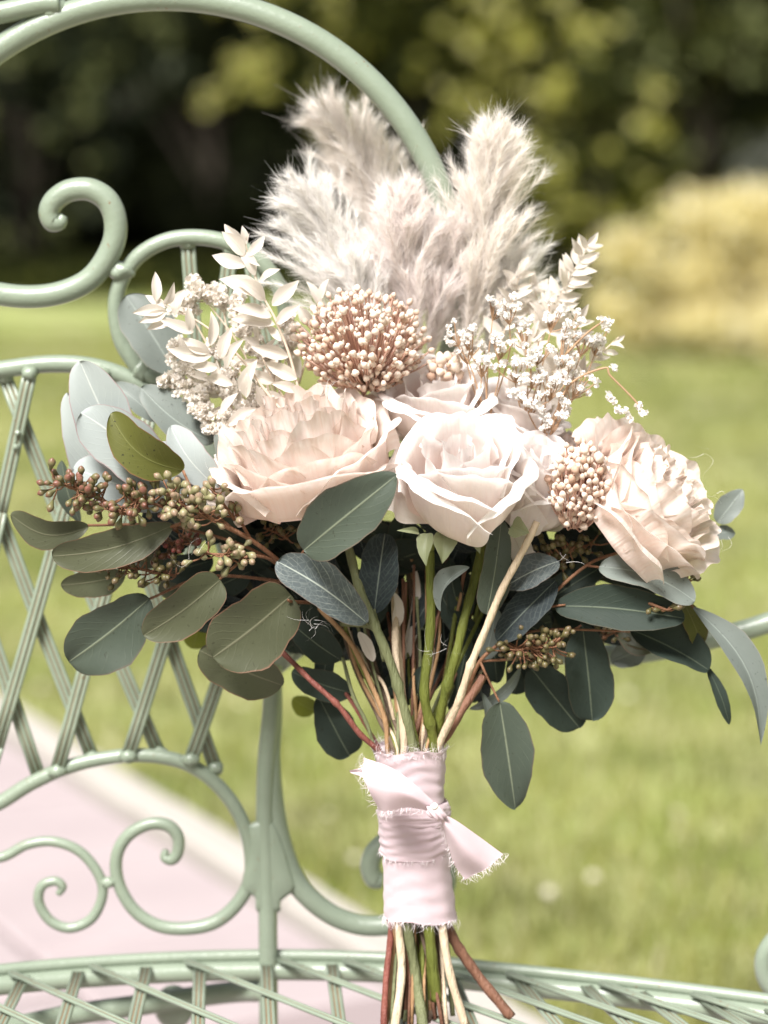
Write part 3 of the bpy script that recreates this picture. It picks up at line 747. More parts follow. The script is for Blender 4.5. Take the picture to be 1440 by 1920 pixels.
L((310, 950), (136, 880), 96, 's', -.095, -.10, (-.1, .5), bow=.05, pa=.5, pb=.4)
L((405, 948), (276, 845), 100, 's', -.115, -.112, (.1, .5), bow=.05, pa=.5, pb=.4)
L((408, 915), (318, 800), 74, 's', -.112, -.108, (.2, .4), bow=.08, hook=.1)
L((400, 830), (264, 728), 78, 'b', -.075, -.07, (.2, .4), bow=.04, hook=.08)
L((448, 955), (403, 815), 48, 'b', -.10, -.095, (.4, .2), bow=.06, hook=-.05)
L((330, 700), (236, 555), 100, 'b', -.03, -.02, (.2, .2), bow=.03)
L((300, 790), (212, 722), 46, 'b', -.06, -.05, (.2, .2))
L((150, 980), (118, 862), 40, 'g', -.07, -.07, (-.5, .2))
L((166, 988), (20, 964), 62, 'o', -.105, -.112, (0, -.25), bow=.06, fold=.15, pa=.6, pb=.55, hook=.17)
L((325, 984), (98, 1042), 74, 'o', -.125, -.13, (0, -.2), bow=.05, fold=.15, pa=.55, pb=.42, hook=.05)
L((280, 1122), (128, 1240), 122, 'g', -.115, -.13, (.1, -.35), bow=.06, fold=.15, pa=.5, pb=.36)
L((413, 1087), (268, 1190), 96, 'o', -.132, -.142, (.1, -.4), bow=.08, fold=.15, pa=.36, pb=.5)
L((546, 1116), (398, 1232), 140, 'o', -.12, -.135, (.1, -.3), bow=.06, fold=.12, pa=.36, pb=.36)
L((530, 1285), (374, 1218), 92, 'o', -.10, -.11, (.1, -.3), bow=.06, fold=.12, pa=.45, pb=.42)
L((235, 1078), (114, 1096), 58, 'o', -.09, -.095, (0, -.3))
L((376, 1160), (362, 1216), 52, 'y', -.04, -.04, (0, -.2))
L((548, 1310), (590, 1332), 42, 'y', -.04, -.03, (0, -.2))
L((570, 1032), (746, 889), 112, 'g', -.150, -.172, (.2, .15), bow=.07, fold=.18, pa=.42, pb=.55)
L((596, 1304), (655, 1416), 78, 'd', -.075, -.07, (.1, -.2), pa=.6, pb=.36)
L((640, 1238), (548, 1168), 66, 'd', -.09, -.095, (0, -.3))
L((662, 1300), (548, 1258), 62, 'd', -.085, -.08, (0, -.3))
L((470, 1070), (372, 1110), 60, 'd', -.08, -.08, (0, -.3))
L((400, 1050), (300, 1070), 60, 'd', -.07, -.07, (0, -.3))
rl = branch([(640, 1170, -.1), (700, 1180, -.118), (720, 1240, -.118)], [[(700, 1180, -.118), (684, 1165, -.125)], [(715, 1200, -.11), (702, 1142, -.115)]], S_GREY, 9, 'rose_leaf_twig')
leaf(rl, (688, 1168), (517, 1054), 92, 'r', -.128, -.138, (.1, .5), bow=.07, fold=.2, pa=.6, pb=.42)
leaf(rl, (702, 1150), (722, 1000), 76, 'k', -.115, -.105, (-.1, .1), bow=.04, fold=.25, pa=.5, pb=.45)
leaf(rl, (640, 1130), (600, 1030), 50, 'k', -.085, -.08, (-.1, .1), fold=.3)
rr = branch([(870, 1320, -.10), (900, 1240, -.11), (960, 1190, -.11), (1010, 1140, -.11), (1100, 1060, -.105), (1180, 1030, -.1)],
            [[(1010, 1140, -.11), (1060, 1134, -.115)], [(900, 1240, -.11), (916, 1275, -.115), (936, 1316, -.118)], [(900, 1240, -.11), (1000, 1228, -.1), (1090, 1172, -.1)],
             [(1100, 1060, -.105), (1126, 1064, -.11)], [(1180, 1030, -.1), (1260, 1090, -.105), (1300, 1140, -.11)], [(960, 1190, -.11), (1040, 1180, -.105), (1182, 1184, -.11)]], S_EUC, 8)
L = lambda *a, **k: leaf(rr, *a, **k)
L((940, 975), (912, 1152), 62, 'g', -.120, -.128, (.3, .1), bow=.04, fold=.15, pa=.55, pb=.4)
L((930, 1140), (905, 1240), 44, 'b', -.10, -.10, (.3, .1))
L((1047, 1052), (944, 1104), 66, 'r', -.112, -.12, (0, .6), bow=.07, fold=.15, pa=.5, pb=.5)
L((1042, 1088), (932, 1202), 66, 'k', -.11, -.118, (0, .3), bow=.05, fold=.2)
L((1124, 1062), (1302, 1130), 78, 'b', -.118, -.13, (.1, .6), bow=.07, fold=.15, pa=.5, pb=.48, hook=.05)
L((1040, 1136), (1284, 1160), 80, 'd', -.112, -.125, (0, .1), bow=.05, fold=.2, pa=.5, pb=.48, hook=.02)
L((1182, 1180), (1328, 1258), 92, 'd', -.10, -.105, (.2, .55), bow=.05, fold=.45, pa=.42, pb=.5)
L((1296, 1136), (1421, 1398), 62, 'b', -.11, -.12, (.5, .2), bow=.08, fold=.3, pa=.8, pb=.95, hook=.10)
L((1282, 1130), (1312, 1210), 46, 'm', -.105, -.10, (.3, 0))
L((1326, 1250), (1366, 1358), 26, 'd', -.10, -.10, (.3, 0))
L((937, 1316), (966, 1516), 102, 'g', -.118, -.112, (.1, 0), bow=.03, fold=.12, pa=.45, pb=.62)
L((905, 1300), (918, 1400), 30, 'b', -.105, -.10, (.9, 0))
L((1092, 1172), (1110, 1350), 92, 'd', -.10, -.095, (.1, -.2), bow=.04, fold=.1, pa=.5, pb=.42)
L((995, 1252), (1086, 1364), 90, 'd', -.095, -.09, (.1, -.2), bow=.04, fold=.1, pa=.45, pb=.45)
L((1345, 980), (1392, 918), 46, 'b', -.06, -.055, (.2, .3), pa=.5, pb=.7)
L((1335, 1000), (1378, 1000), 30, 'b', -.06, -.055, (.2, .3), pa=.5, pb=.7)
L((1145, 1240), (1210, 1215), 52, 'b', -.05, -.045, (.2, .1))
L((826, 1146), (884, 1064), 36, 'b', -.125, -.13, (-.8, .3), bow=.12, fold=.6, hook=.12)
L((775, 1322), (790, 1248), 34, 'd', -.10, -.1, (.2, .1))
L((846, 1335), (876, 1190), 46, 'd', -.09, -.09, (.2, .1))
L((1010, 1140), (1135, 1060), 60, 'd', -.09, -.085, (.2, .4))
L((880, 1330), (975, 1250), 26, 'b', -.095, -.09, (.9, .1), hook=-.1)
L((1000, 1180), (962, 1300), 66, 'd', -.085, -.08, (.1, -.1))
L((975, 1230), (1040, 1290), 60, 'd', -.085, -.08, (.1, -.1))
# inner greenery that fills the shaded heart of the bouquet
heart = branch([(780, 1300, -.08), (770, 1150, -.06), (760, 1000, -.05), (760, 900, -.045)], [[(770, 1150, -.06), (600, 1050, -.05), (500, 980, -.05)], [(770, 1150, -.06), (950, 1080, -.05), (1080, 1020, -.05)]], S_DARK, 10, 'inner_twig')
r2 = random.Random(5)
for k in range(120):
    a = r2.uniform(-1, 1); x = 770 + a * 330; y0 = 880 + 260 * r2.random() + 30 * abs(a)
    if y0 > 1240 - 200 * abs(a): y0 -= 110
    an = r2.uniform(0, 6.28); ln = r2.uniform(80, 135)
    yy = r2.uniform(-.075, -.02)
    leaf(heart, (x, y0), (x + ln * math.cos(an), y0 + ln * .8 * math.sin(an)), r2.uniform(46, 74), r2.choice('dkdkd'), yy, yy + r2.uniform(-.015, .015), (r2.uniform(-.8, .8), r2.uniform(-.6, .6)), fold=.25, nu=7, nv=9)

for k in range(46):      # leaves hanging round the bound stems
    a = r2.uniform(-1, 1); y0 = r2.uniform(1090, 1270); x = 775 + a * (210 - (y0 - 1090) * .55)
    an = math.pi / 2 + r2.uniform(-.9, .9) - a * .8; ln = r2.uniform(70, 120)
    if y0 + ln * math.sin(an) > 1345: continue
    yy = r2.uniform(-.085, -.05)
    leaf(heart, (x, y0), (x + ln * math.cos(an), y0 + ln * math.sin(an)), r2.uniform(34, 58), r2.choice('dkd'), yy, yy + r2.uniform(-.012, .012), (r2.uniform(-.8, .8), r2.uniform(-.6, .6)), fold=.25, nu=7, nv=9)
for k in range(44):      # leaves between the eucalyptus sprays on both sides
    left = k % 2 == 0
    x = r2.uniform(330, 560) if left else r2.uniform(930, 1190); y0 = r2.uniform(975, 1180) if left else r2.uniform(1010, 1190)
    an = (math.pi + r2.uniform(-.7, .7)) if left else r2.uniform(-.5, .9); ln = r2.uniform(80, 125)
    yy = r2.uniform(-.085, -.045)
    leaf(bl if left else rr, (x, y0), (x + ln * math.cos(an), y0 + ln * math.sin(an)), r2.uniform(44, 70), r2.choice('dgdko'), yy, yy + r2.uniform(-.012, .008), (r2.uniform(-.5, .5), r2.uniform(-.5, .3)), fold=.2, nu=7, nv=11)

# ---- eucalyptus bud clusters
def m_bud(name, lo, mid, tip):
    k = NT(name); sep = k.n('ShaderNodeSeparateXYZ'); k.l(k.coord('Generated'), sep.inputs[0])
    n = k.noise(k.coord('Object'), 300, 2)
    f = k.math('ADD', sep.outputs[2], k.math('MULTIPLY', k.math('SUBTRACT', k.obj_random(), .5), .3))
    c = k.mix(k.math('MULTIPLY', n, .3), k.ramp(f, [(.0, lo), (.6, mid), (.95, tip)]), (.1, .07, .03))
    k.l(c, k.b.inputs['Base Color']); k.rough(.4, .4); return k.m
budV, budF = lathe([(.0, 0), (.16, .02), (.20, .15), (.34, .42), (.50, .66), (.52, .85), (.40, 1.02), (.28, 1.12), (.12, 1.22), (0, 1.26)], 9)
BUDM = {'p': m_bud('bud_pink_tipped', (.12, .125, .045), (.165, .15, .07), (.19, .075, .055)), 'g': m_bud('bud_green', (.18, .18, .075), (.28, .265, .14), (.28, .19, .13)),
        'k': m_bud('bud_olive', (.075, .07, .022), (.12, .105, .042), (.12, .085, .045)), 'r': m_bud('bud_red', (.10, .05, .02), (.15, .06, .04), (.18, .03, .03))}  # k: buds of a darker olive colour
BUDME = {k: make_mesh('bud', budV, budF, m) for k, m in BUDM.items()}
def bud_cluster(axis, spread, n, kind, size=17, seed=1, twig=S_EUC, up=.25):
    g = random.Random(seed); P = ppath(axis, 6); m = pxm(-.12); mb = MB()
    mb.add(*tube(P, [3.6 * m, 2 * m], 6))
    items = []
    for q in range(n):
        i = g.randrange(len(P)); c = P[i]
        d = nrm([g.gauss(0, 1), g.gauss(-.35, .7), g.gauss(up, .9)]); R_ = spread * m * g.uniform(.35, 1)
        p = c + d * R_ * np.array([1, .8, .85])
        d2 = nrm(d + np.array([g.gauss(0, .35) - .15, -.1, g.gauss(0.1, .35)]))
        mb.add(*tube(spline([c, (c + p) / 2 + np.array([0, 0, -.001]), p], 2), 1.6 * m, 5))
        items.append((p, d2, size * m * g.uniform(.8, 1.15)))
    root = mb.build('bud_cluster', twig, BQ, origin=P[0])
    b = wloc(root)
    for p, d, s in items:
        o = obj('bud', BUDME[kind], root, p - b); o.rotation_mode = 'QUATERNION'
        o.rotation_quaternion = rot_to(d, g.uniform(0, 6)); o.scale = (s * .74, s * .74, s)
bud_cluster([(235, 965, -.13), (180, 930, -.135), (110, 905, -.135)], 44, 62, 'p', 18, 1)
bud_cluster([(330, 960, -.135), (270, 940, -.14), (230, 950, -.138)], 40, 50, 'p', 18, 2)
bud_cluster([(400, 975, -.138), (350, 950, -.142), (318, 925, -.142)], 42, 50, 'g', 19, 3)
bud_cluster([(440, 975, -.125), (415, 940, -.13), (395, 915, -.13)], 34, 17, 'g', 19, 4)
bud_cluster([(360, 1000, -.11), (330, 1015, -.115), (300, 1020, -.115)], 36, 34, 'r', 15, 5)
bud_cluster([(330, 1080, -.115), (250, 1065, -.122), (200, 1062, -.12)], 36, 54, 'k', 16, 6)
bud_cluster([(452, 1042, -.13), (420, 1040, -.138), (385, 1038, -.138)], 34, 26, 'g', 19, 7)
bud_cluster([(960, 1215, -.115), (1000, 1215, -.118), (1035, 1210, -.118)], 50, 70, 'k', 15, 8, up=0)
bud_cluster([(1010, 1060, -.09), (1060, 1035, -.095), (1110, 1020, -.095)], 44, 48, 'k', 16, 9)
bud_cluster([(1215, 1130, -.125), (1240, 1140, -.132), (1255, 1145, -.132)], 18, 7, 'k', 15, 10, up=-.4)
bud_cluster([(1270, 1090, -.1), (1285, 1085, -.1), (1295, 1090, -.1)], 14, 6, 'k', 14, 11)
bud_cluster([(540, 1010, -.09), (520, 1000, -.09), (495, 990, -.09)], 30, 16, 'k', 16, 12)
bud_cluster([(1130, 1195, -.07), (1160, 1180, -.07), (1190, 1165, -.07)], 30, 22, 'k', 14, 13)
# ---- roses and peonies: every petal an object
def smooth(x, a, b):
    t = np.clip((x - a) / (b - a), 0, 1); return t * t * (3 - 2 * t)
def petal_geo(Rr, H0, Lu, th0, w, tip_mid, tip_side, lean=0.0, spiral=.06, point=.05, ruffle=0.0, rfreq=3.0, jag=0.0, ph=0.0, nu=17, nv=20, k=.62, edge_roll=.12, notch=0.0, base_r=.04, crumple=0.0, drop=.30, skew=0.0):
    """a petal round +Z: quarter-ellipse cup of radius Rr and height H0, then a free lip of length Lu turning to tip angles (degrees, 90 = upright)"""
    V = np.zeros((nv, nu, 3)); U = np.zeros((nv, nu, 2))
    us = np.linspace(-1, 1, nu)
    for i, u in enumerate(us):
        tip = R(tip_mid + (tip_side - tip_mid) * u * u)
        Ls = Lu * (1 - .42 * abs(u) ** 3.2 + point * (1 - abs(u)) ** 1.6 - notch * math.exp(-(u / .16) ** 2)) * (1 + jag * (math.sin(u * 11 + ph) * .5 + math.sin(u * 19 + ph * 2) * .35))
        shrink = (1 - drop * abs(u) ** 2.2) * (1 + skew * u)
        r = z = 0.0
        for j in range(nv):
            v = j / (nv - 1)
            if v <= k:
                t = math.pi / 2 * (v / k)
                r = base_r + (Rr - base_r) * math.sin(t) ** .9; z = H0 * (1 - math.cos(t)) * shrink
                r0, z0 = r, z
            else:
                s = (v - k) / (1 - k); dl = Ls / (nv - 1) / (1 - k)
                a = R(90) + lean * (1 - s) + (tip - R(90)) * (s ** 1.7)
                r += math.cos(a) * dl; z += math.sin(a) * dl
            th = th0 + u * w * (.62 + .38 * smooth(v, 0, .55))
            rr = r + spiral * u * min(1, v * 2.2) + edge_roll * max(0, abs(u) - .62) ** 2 * 5 * v * v
            zz = z
            if ruffle:
                f = v ** 2.2
                wv = math.sin(u * rfreq * 3.1 + ph) + .6 * math.sin(u * rfreq * 6.3 + ph * 1.7 + v * 3)
                rr += ruffle * f * wv; zz += ruffle * .5 * f * math.sin(u * rfreq * 4.3 + ph * 2.3)
            if crumple:
                rr += crumple * math.sin(th * 13 + v * 9 + ph) * math.sin(v * 11 + ph * 3) * min(1, v * 2)
            V[j, i] = (rr * math.cos(th), rr * math.sin(th), zz); U[j, i] = ((u + 1) / 2, v)
    return V.reshape(-1, 3), grid_faces(nu, nv), U.reshape(-1, 2)
def frame(axis, spin=0.0):
    return np.array(rot_to(nrm(axis), spin).to_matrix())
ROSE = m_petal('rose_petal', (.95, .76, .69), (.95, .885, .85), (.95, .92, .90), .22, .44)
ROSE_OUT = m_petal('rose_outer_petal', (.92, .86, .72), (.95, .885, .85), (.95, .92, .90), .22, .42)
PEONY = m_petal('peony_petal', (.95, .74, .64), (.95, .84, .775), (.95, .905, .865), .36, .44, tan=.6)
CALYX = m_plain('calyx_green', (.14, .17, .06), (.24, .26, .12), 80, .5)
def rose(px, py, y, axis, R_px, spin, seed, n_out=6, name='rose', sep=True, open_=1.0, hscale=1.0):
    g = random.Random(seed); c = at(px, py, y); s = R_px * pxm(y); M = frame(axis, spin)
    W = lambda V: (np.asarray(V) * s) @ M.T + c
    V, F = lathe([(0, -.16), (.14, -.14), (.22, -.03), (.20, .06), (.08, .12), (.03, .5), (0, .55)], 12)
    root = part(name, W(V), F, CALYX, BQ, None, True, c)
    def pet(mat=ROSE, **kw):
        V, F, U = petal_geo(**kw); V = V * np.array([1, 1, hscale])
        part('petal', W(V), F, mat, root, U, True, c)
    th = g.uniform(0, 6)
    # tight spiral heart
    U_ = g.uniform
    for q, (Rr, ht, wd) in enumerate([(.09, 1.22, 2.8), (.16, 1.26, 2.0), (.24, 1.28, 1.7), (.33, 1.30, 1.5), (.42, 1.30, 1.4)]):
        pet(Rr=Rr, H0=.95, Lu=ht - .95, th0=th, w=wd, tip_mid=94 - q * 6, tip_side=86 - q * 10, lean=.24, spiral=.06, ph=U_(0, 6), point=.02, ruffle=.016, edge_roll=.03, crumple=.010, drop=.06, skew=U_(-.06, .06))
        th += 2.25 + U_(-.3, .3)
    for q in range(4):
        pet(Rr=.53 + .045 * q, H0=1.02 * U_(.95, 1.04), Lu=.33, th0=th, w=1.3, tip_mid=70 - 14 * q, tip_side=20 - 10 * q, lean=.18, spiral=.07, ph=U_(0, 6), point=.08, ruffle=.020, edge_roll=.05, crumple=.014, jag=.03, nu=21, drop=.16, skew=U_(-.10, .10))
        th += 1.85 + U_(-.2, .2)
    thc = M.T @ TO_CAM; thc = math.atan2(thc[1], thc[0])     # the side that faces the path: outer petals part there
    th = thc + U_(-.12, .12)
    for q in range(4):
        pet(Rr=.73 + .035 * q, H0=.98 * U_(.93, 1.04), Lu=.33, th0=th, w=1.22, tip_mid=26 - 20 * q, tip_side=38 - 16 * q, lean=.10, spiral=.07, ph=U_(0, 6), point=.20, ruffle=.026, edge_roll=.12, crumple=.018, jag=.03, nu=23, drop=.30, skew=U_(-.16, .16))
        th += 1.80 + U_(-.2, .2)
    th = thc - .70
    for q in range(n_out):
        pet(mat=ROSE_OUT, Rr=.88 + .03 * q, H0=(.84 - .06 * q) * U_(.92, 1.05), Lu=.36, th0=th, w=1.08, tip_mid=-35 - 22 * open_ * q, tip_side=22 - 18 * q, lean=.04, spiral=.06, ph=U_(0, 6), point=.28, ruffle=.030, edge_roll=.20, crumple=.020, jag=.04, nu=23, drop=.50, skew=(-.10, .14)[q % 2] + U_(-.08, .08))
        th += 1.62 + U_(-.25, .25)
    return root
def peony(px, py, y, axis, R_px, spin, seed, flat=1.0, name='peony'):
    g = random.Random(seed); c = at(px, py, y); s = R_px * pxm(y); M = frame(axis, spin)
    W = lambda V: (np.asarray(V) * np.array([1, 1, flat]) * s) @ M.T + c
    V, F = lathe([(0, -.13), (.12, -.11), (.20, -.02), (.16, .06), (.05, .12), (0, .4)], 12)
    root = part(name, W(V), F, CALYX, BQ, None, True, c)
    def pet(**kw):
        V, F, U = petal_geo(nu=33, nv=20, jag=.035, **kw)
        part('petal', W(V), F, PEONY, root, U, True, c)
    # rows from the heart outwards
    rows = [(4, .16, .76, .40, 1.2, 95, 80, .07), (5, .31, .76, .42, 1.05, 92, 74, .08), (6, .46, .72, .44, .92, 86, 64, .085), (6, .60, .66, .46, .86, 78, 52, .085), (6, .74, .56, .46, .84, 66, 36, .08),
            (6, .86, .44, .48, .86, 50, 14, .07), (5, .97, .28, .52, .92, 26, -12, .07), (3, 1.02, .10, .56, .62, 4, -20, .06)]
    for n, Rr, H0, Lu, w, tm, ts, rf in rows:
        th = g.uniform(0, 6)
        for q in range(n):
            pet(Rr=Rr * g.uniform(.94, 1.06), H0=H0 * g.uniform(.92, 1.06), Lu=Lu * g.uniform(.85, 1.12), th0=th + g.uniform(-.12, .12), w=w * g.uniform(.9, 1.15), tip_mid=tm + g.uniform(-14, 14), tip_side=ts + g.uniform(-16, 16),
                lean=.05, spiral=.05, ph=g.uniform(0, 6), point=.02, ruffle=rf * (.62 if Rr < .7 else .40), rfreq=g.uniform(1.6, 2.8), notch=g.choice((0, 0, 0, .10)), edge_roll=.08, crumple=.012)
            th += 2 * math.pi / n
    return root
# front rose, the two behind it and a bud-like one at the right
rose(866, 986, -.112, (-.02, -.50, .86), 120, .6, 11, 4, hscale=1.34)
rose(815, 830, -.062, (-.02, -.36, .93), 104, 2.0, 12, 4, hscale=1.1)
rose(978, 985, -.088, (.24, -.34, .90), 92, 1.2, 13, 4, hscale=1.45)
rose(955, 835, -.05, (.2, -.3, .92), 86, 2.9, 14, 4)
peony(590, 932, -.098, (-.22, -.30, .92), 150, .4, 21, 1.12)
peony(1165, 980, -.095, (.72, -.34, .60), 138, 1.1, 22, 1.0)
peony(1090, 900, -.06, (-.1, -.3, .95), 74, 2.0, 23, 1.0)
# sepals hanging under the front rose and the one at the right
sg = branch([(806, 1030, -.12), (808, 1005, -.122)], [], S_GREEN, 18, 'rose_calyx')
for b, t, w, tl in [((802, 1000), (800, 1062), 34, (-.4, -.2)), ((832, 1000), (828, 1058), 46, (.2, -.2)), ((886, 1005), (900, 1040), 20, (.2, -.2)), ((785, 998), (742, 996), 14, (0, .3))]:
    leaf(sg, b, t, w, SEPAL, -.132, -.14, tl, name='sepal', fold=.35, pa=.35, pb=1.0, bow=.1)
leaf(sg, (960, 985), (992, 1000), 40, SEPAL, -.13, -.135, (.2, -.2), name='sepal', fold=.4, pa=.4, pb=.9)

# ---- allium seed heads
BEAD = m_plain('seed_capsule', (.74, .57, .46), (.90, .79, .69), 260, .5, .1, .3, .0004, objrand=(.48, .27, .17))
STALK = m_plain('seed_stalk', (.58, .34, .26), (.68, .46, .37), 90, .6)
bv, bf = ico(1)
bv = bv * (1 + .10 * np.cos(3 * np.arctan2(bv[:, 1], bv[:, 0])))[:, None]; bv[:, 2] = bv[:, 2] * 1.05 + .12 * (bv[:, 2] > .9)
BEADME = make_mesh('seed_capsule', bv, bf, BEAD)
def seed_head(px, py, y, rx, ry, n, bead, root_off, seed):
    g = np.random.default_rng(seed); m = pxm(y); c = at(px, py, y); hub = at(px + root_off[0], py + root_off[1], y + .01)
    mb = MB(); items = []
    i = np.arange(n) + .5
    phi = np.arccos(1 - 2 * i / n); th = math.pi * (1 + 5 ** .5) * i
    for a, b in zip(phi, th):
        d = np.array([math.sin(a) * math.cos(b), math.sin(a) * math.sin(b), math.cos(a)]) + g.normal(0, .09, 3)
        d = nrm(d)
        if d[1] > .35: continue
        p = c + d * np.array([rx, (rx + ry) / 2, ry]) * m * (g.uniform(.80, 1.0) if g.random() < .9 else g.uniform(1.0, 1.14))
        mb.add(*tube(spline([hub, (hub + p) / 2 + d * .004, p], 2), 1.7 * m, 4, cap=False))
        items.append(p)
    V, F = ico(2); mb.add(V * np.array([rx, rx, ry]) * m * .30 + (c * .5 + hub * .5), F)
    root = mb.build('seed_head', STALK, BQ, origin=hub); b0 = wloc(root)
    inner = MB()
    for q in range(n // 2):
        d = nrm(g.normal(size=3) + np.array([0, -.35, .1])); p = c + d * np.array([rx, (rx + ry) / 2, ry]) * m * g.uniform(.55, .80)
        inner.add(bv * bead / 2 * m * g.uniform(.6, 1.0) + p, bf)
    inner.build('inner_capsules', BEAD, root)['kind'] = 'stuff'
    for p in items:
        o = obj('seed_capsule', BEADME, root, p - b0); o.rotation_mode = 'QUATERNION'
        o.rotation_quaternion = rot_to(nrm(p - hub), g.uniform(0, 6)); s = bead / 2 * m * g.uniform(.55, 1.25); o.scale = (s, s, s * g.uniform(.95, 1.3))
seed_head(680, 640, -.078, 118, 94, 470, 12, (8, 80), 31)
seed_head(1086, 908, -.125, 56, 76, 260, 13, (-10, 75), 32)
seed_head(835, 690, -.07, 34, 26, 26, 17, (0, 40), 33)

# ---- baby's breath and dried everlasting clusters
def floret_mesh(name, mat, n=16, seed=1):
    g = np.random.default_rng(seed); mb = MB()
    for q in range(n):
        d = nrm(g.normal(size=3) + np.array([0, 0, .45])); up = nrm(np.cross(d, g.normal(size=3))); sd = np.cross(d, up)
        a = d * .25; e = d * g.uniform(.8, 1.05)
        V = [a, a * .4 + e * .6 + sd * .42 + up * .12, e + sd * .26 - up * .1, e * 1.02 + up * .12, e - sd * .28 - up * .08, a * .4 + e * .6 - sd * .42 + up * .12]
        mb.add(V, [[0, 1, 2, 3], [0, 3, 4, 5]])
    V, F = ico(1); mb.add(V * .42, F)
    return make_mesh(name, np.concatenate(mb.V), mb.F, mat)
WHITE_F = m_plain('blossom_white', (.91, .86, .81), (.96, .94, .91), 300, .7, .3, 0)
CREAM_F = m_plain('blossom_cream', (.88, .81, .72), (.95, .91, .86), 240, .7, .4, 0)
S_FINE = m_plain('fine_brown_stalk', (.34, .20, .11), (.46, .30, .19), 90, .6)
S_PALE = m_plain('pale_stalk', (.56, .44, .33), (.68, .57, .47), 90, .6)
FL_W = [floret_mesh('blossom', WHITE_F, 15, s) for s in (1, 2, 3)]
FL_C = [floret_mesh('blossom', CREAM_F, 20, s) for s in (4, 5, 6)]
def sprig(base, clusters, meshes, size, per, spread, stalk, seed, name, thick=3.2):
    g = random.Random(seed); m = pxm(-.09); mb = MB(); items = []
    b = at(*base)
    for cx, cy, cy_d in clusters:
        c = at(cx, cy, cy_d); mid = b * .45 + c * .55 + np.array([g.uniform(-.006, .006), 0, g.uniform(-.004, .004)])
        f = c - nrm(c - b) * spread * m * 1.0
        mb.add(*tube(spline([b, mid, f], 5), [thick / 2 * m, thick * .36 * m], 5))
        for q in range(per):
            d = nrm([g.gauss(0, 1), g.gauss(-.3, .8), g.gauss(.2, 1)])
            p = c + d * spread * m * g.uniform(.25, 1)
            mb.add(*tube(spline([f, f * .4 + p * .6 + np.array([0, 0, -.001]), p], 2), 1.1 * m, 4, cap=False))
            items.append((p, d))
    root = mb.build(name, stalk, BQ, origin=b); b0 = wloc(root)
    for p, d in items:
        o = obj('blossom', g.choice(meshes), root, p - b0); o.rotation_mode = 'QUATERNION'
        o.rotation_quaternion = rot_to(d, g.uniform(0, 6)); s = size / 2 * m * g.uniform(.6, 1.15); o.scale = (s, s, s)
GY = 'babys_breath'
sprig((912, 800, -.08), [(925, 572, -.08), (962, 580, -.082), (850, 622, -.085), (878, 640, -.085), (940, 648, -.088), (900, 680, -.085), (868, 655, -.08)], FL_W, 18, 9, 29, S_FINE, 41, GY)
sprig((985, 800, -.075), [(985, 622, -.08), (1040, 592, -.075), (1066, 612, -.078), (1012, 655, -.085), (960, 690, -.09), (1000, 702, -.092)], FL_W, 20, 9, 32, S_FINE, 42, GY)
sprig((1020, 830, -.08), [(1060, 660, -.08), (1035, 722, -.09), (1072, 692, -.085), (1100, 640, -.075), (1130, 640, -.07), (1090, 722, -.085), (1052, 762, -.092), (985, 745, -.095), (1022, 790, -.092)], FL_W, 20, 9, 31, S_FINE, 43, GY)
# the long bending twig with a few blossoms
tw = MB(); m_ = pxm(-.085)
tw.add(*tube(ppath([(1030, 820, -.085), (1065, 725, -.09), (1132, 690, -.09), (1145, 705, -.09), (1185, 745, -.09), (1206, 770, -.09)]), [2.2 * m_, 1.8 * m_], 6))
tw.add(*tube(ppath([(1060, 665, -.085), (1100, 625, -.085), (1135, 600, -.085)]), [2.2 * m_, 1.6 * m_], 6))
two = tw.build('bent_twig', S_FINE, BQ); g_ = random.Random(3)
for x, y in [(1206, 772), (1198, 762), (1172, 772), (1160, 768), (1148, 752), (1140, 742), (1178, 784), (1142, 602), (1136, 612), (1128, 598), (1150, 690)]:
    o = obj('blossom', g_.choice(FL_W), two, at(x, y, -.09) - wloc(two)); o.scale = (.0033,) * 3; o.rotation_euler = (g_.uniform(0, 6), g_.uniform(0, 6), 0)
sprig((520, 830, -.06), [(345, 572, -.05), (378, 545, -.05), (408, 552, -.05), (440, 566, -.05), (478, 590, -.05), (450, 610, -.055), (540, 640, -.055)], FL_C, 31, 8, 24, S_PALE, 51, 'dried_everlasting', 4)
sprig((500, 850, -.065), [(332, 660, -.065), (350, 690, -.07), (320, 716, -.07), (362, 735, -.075), (375, 768, -.08), (392, 792, -.085), (425, 800, -.088), (440, 770, -.085), (400, 720, -.075)], FL_C, 30, 8, 25, S_PALE, 52, 'dried_everlasting', 4)
sprig((540, 830, -.06), [(470, 640, -.06), (500, 668, -.065), (520, 705, -.07), (480, 735, -.075), (545, 610, -.055), (400, 650, -.06), (430, 700, -.07), (470, 790, -.08), (510, 770, -.08)], FL_C, 28, 8, 27, S_PALE, 53, 'dried_everlasting', 4)

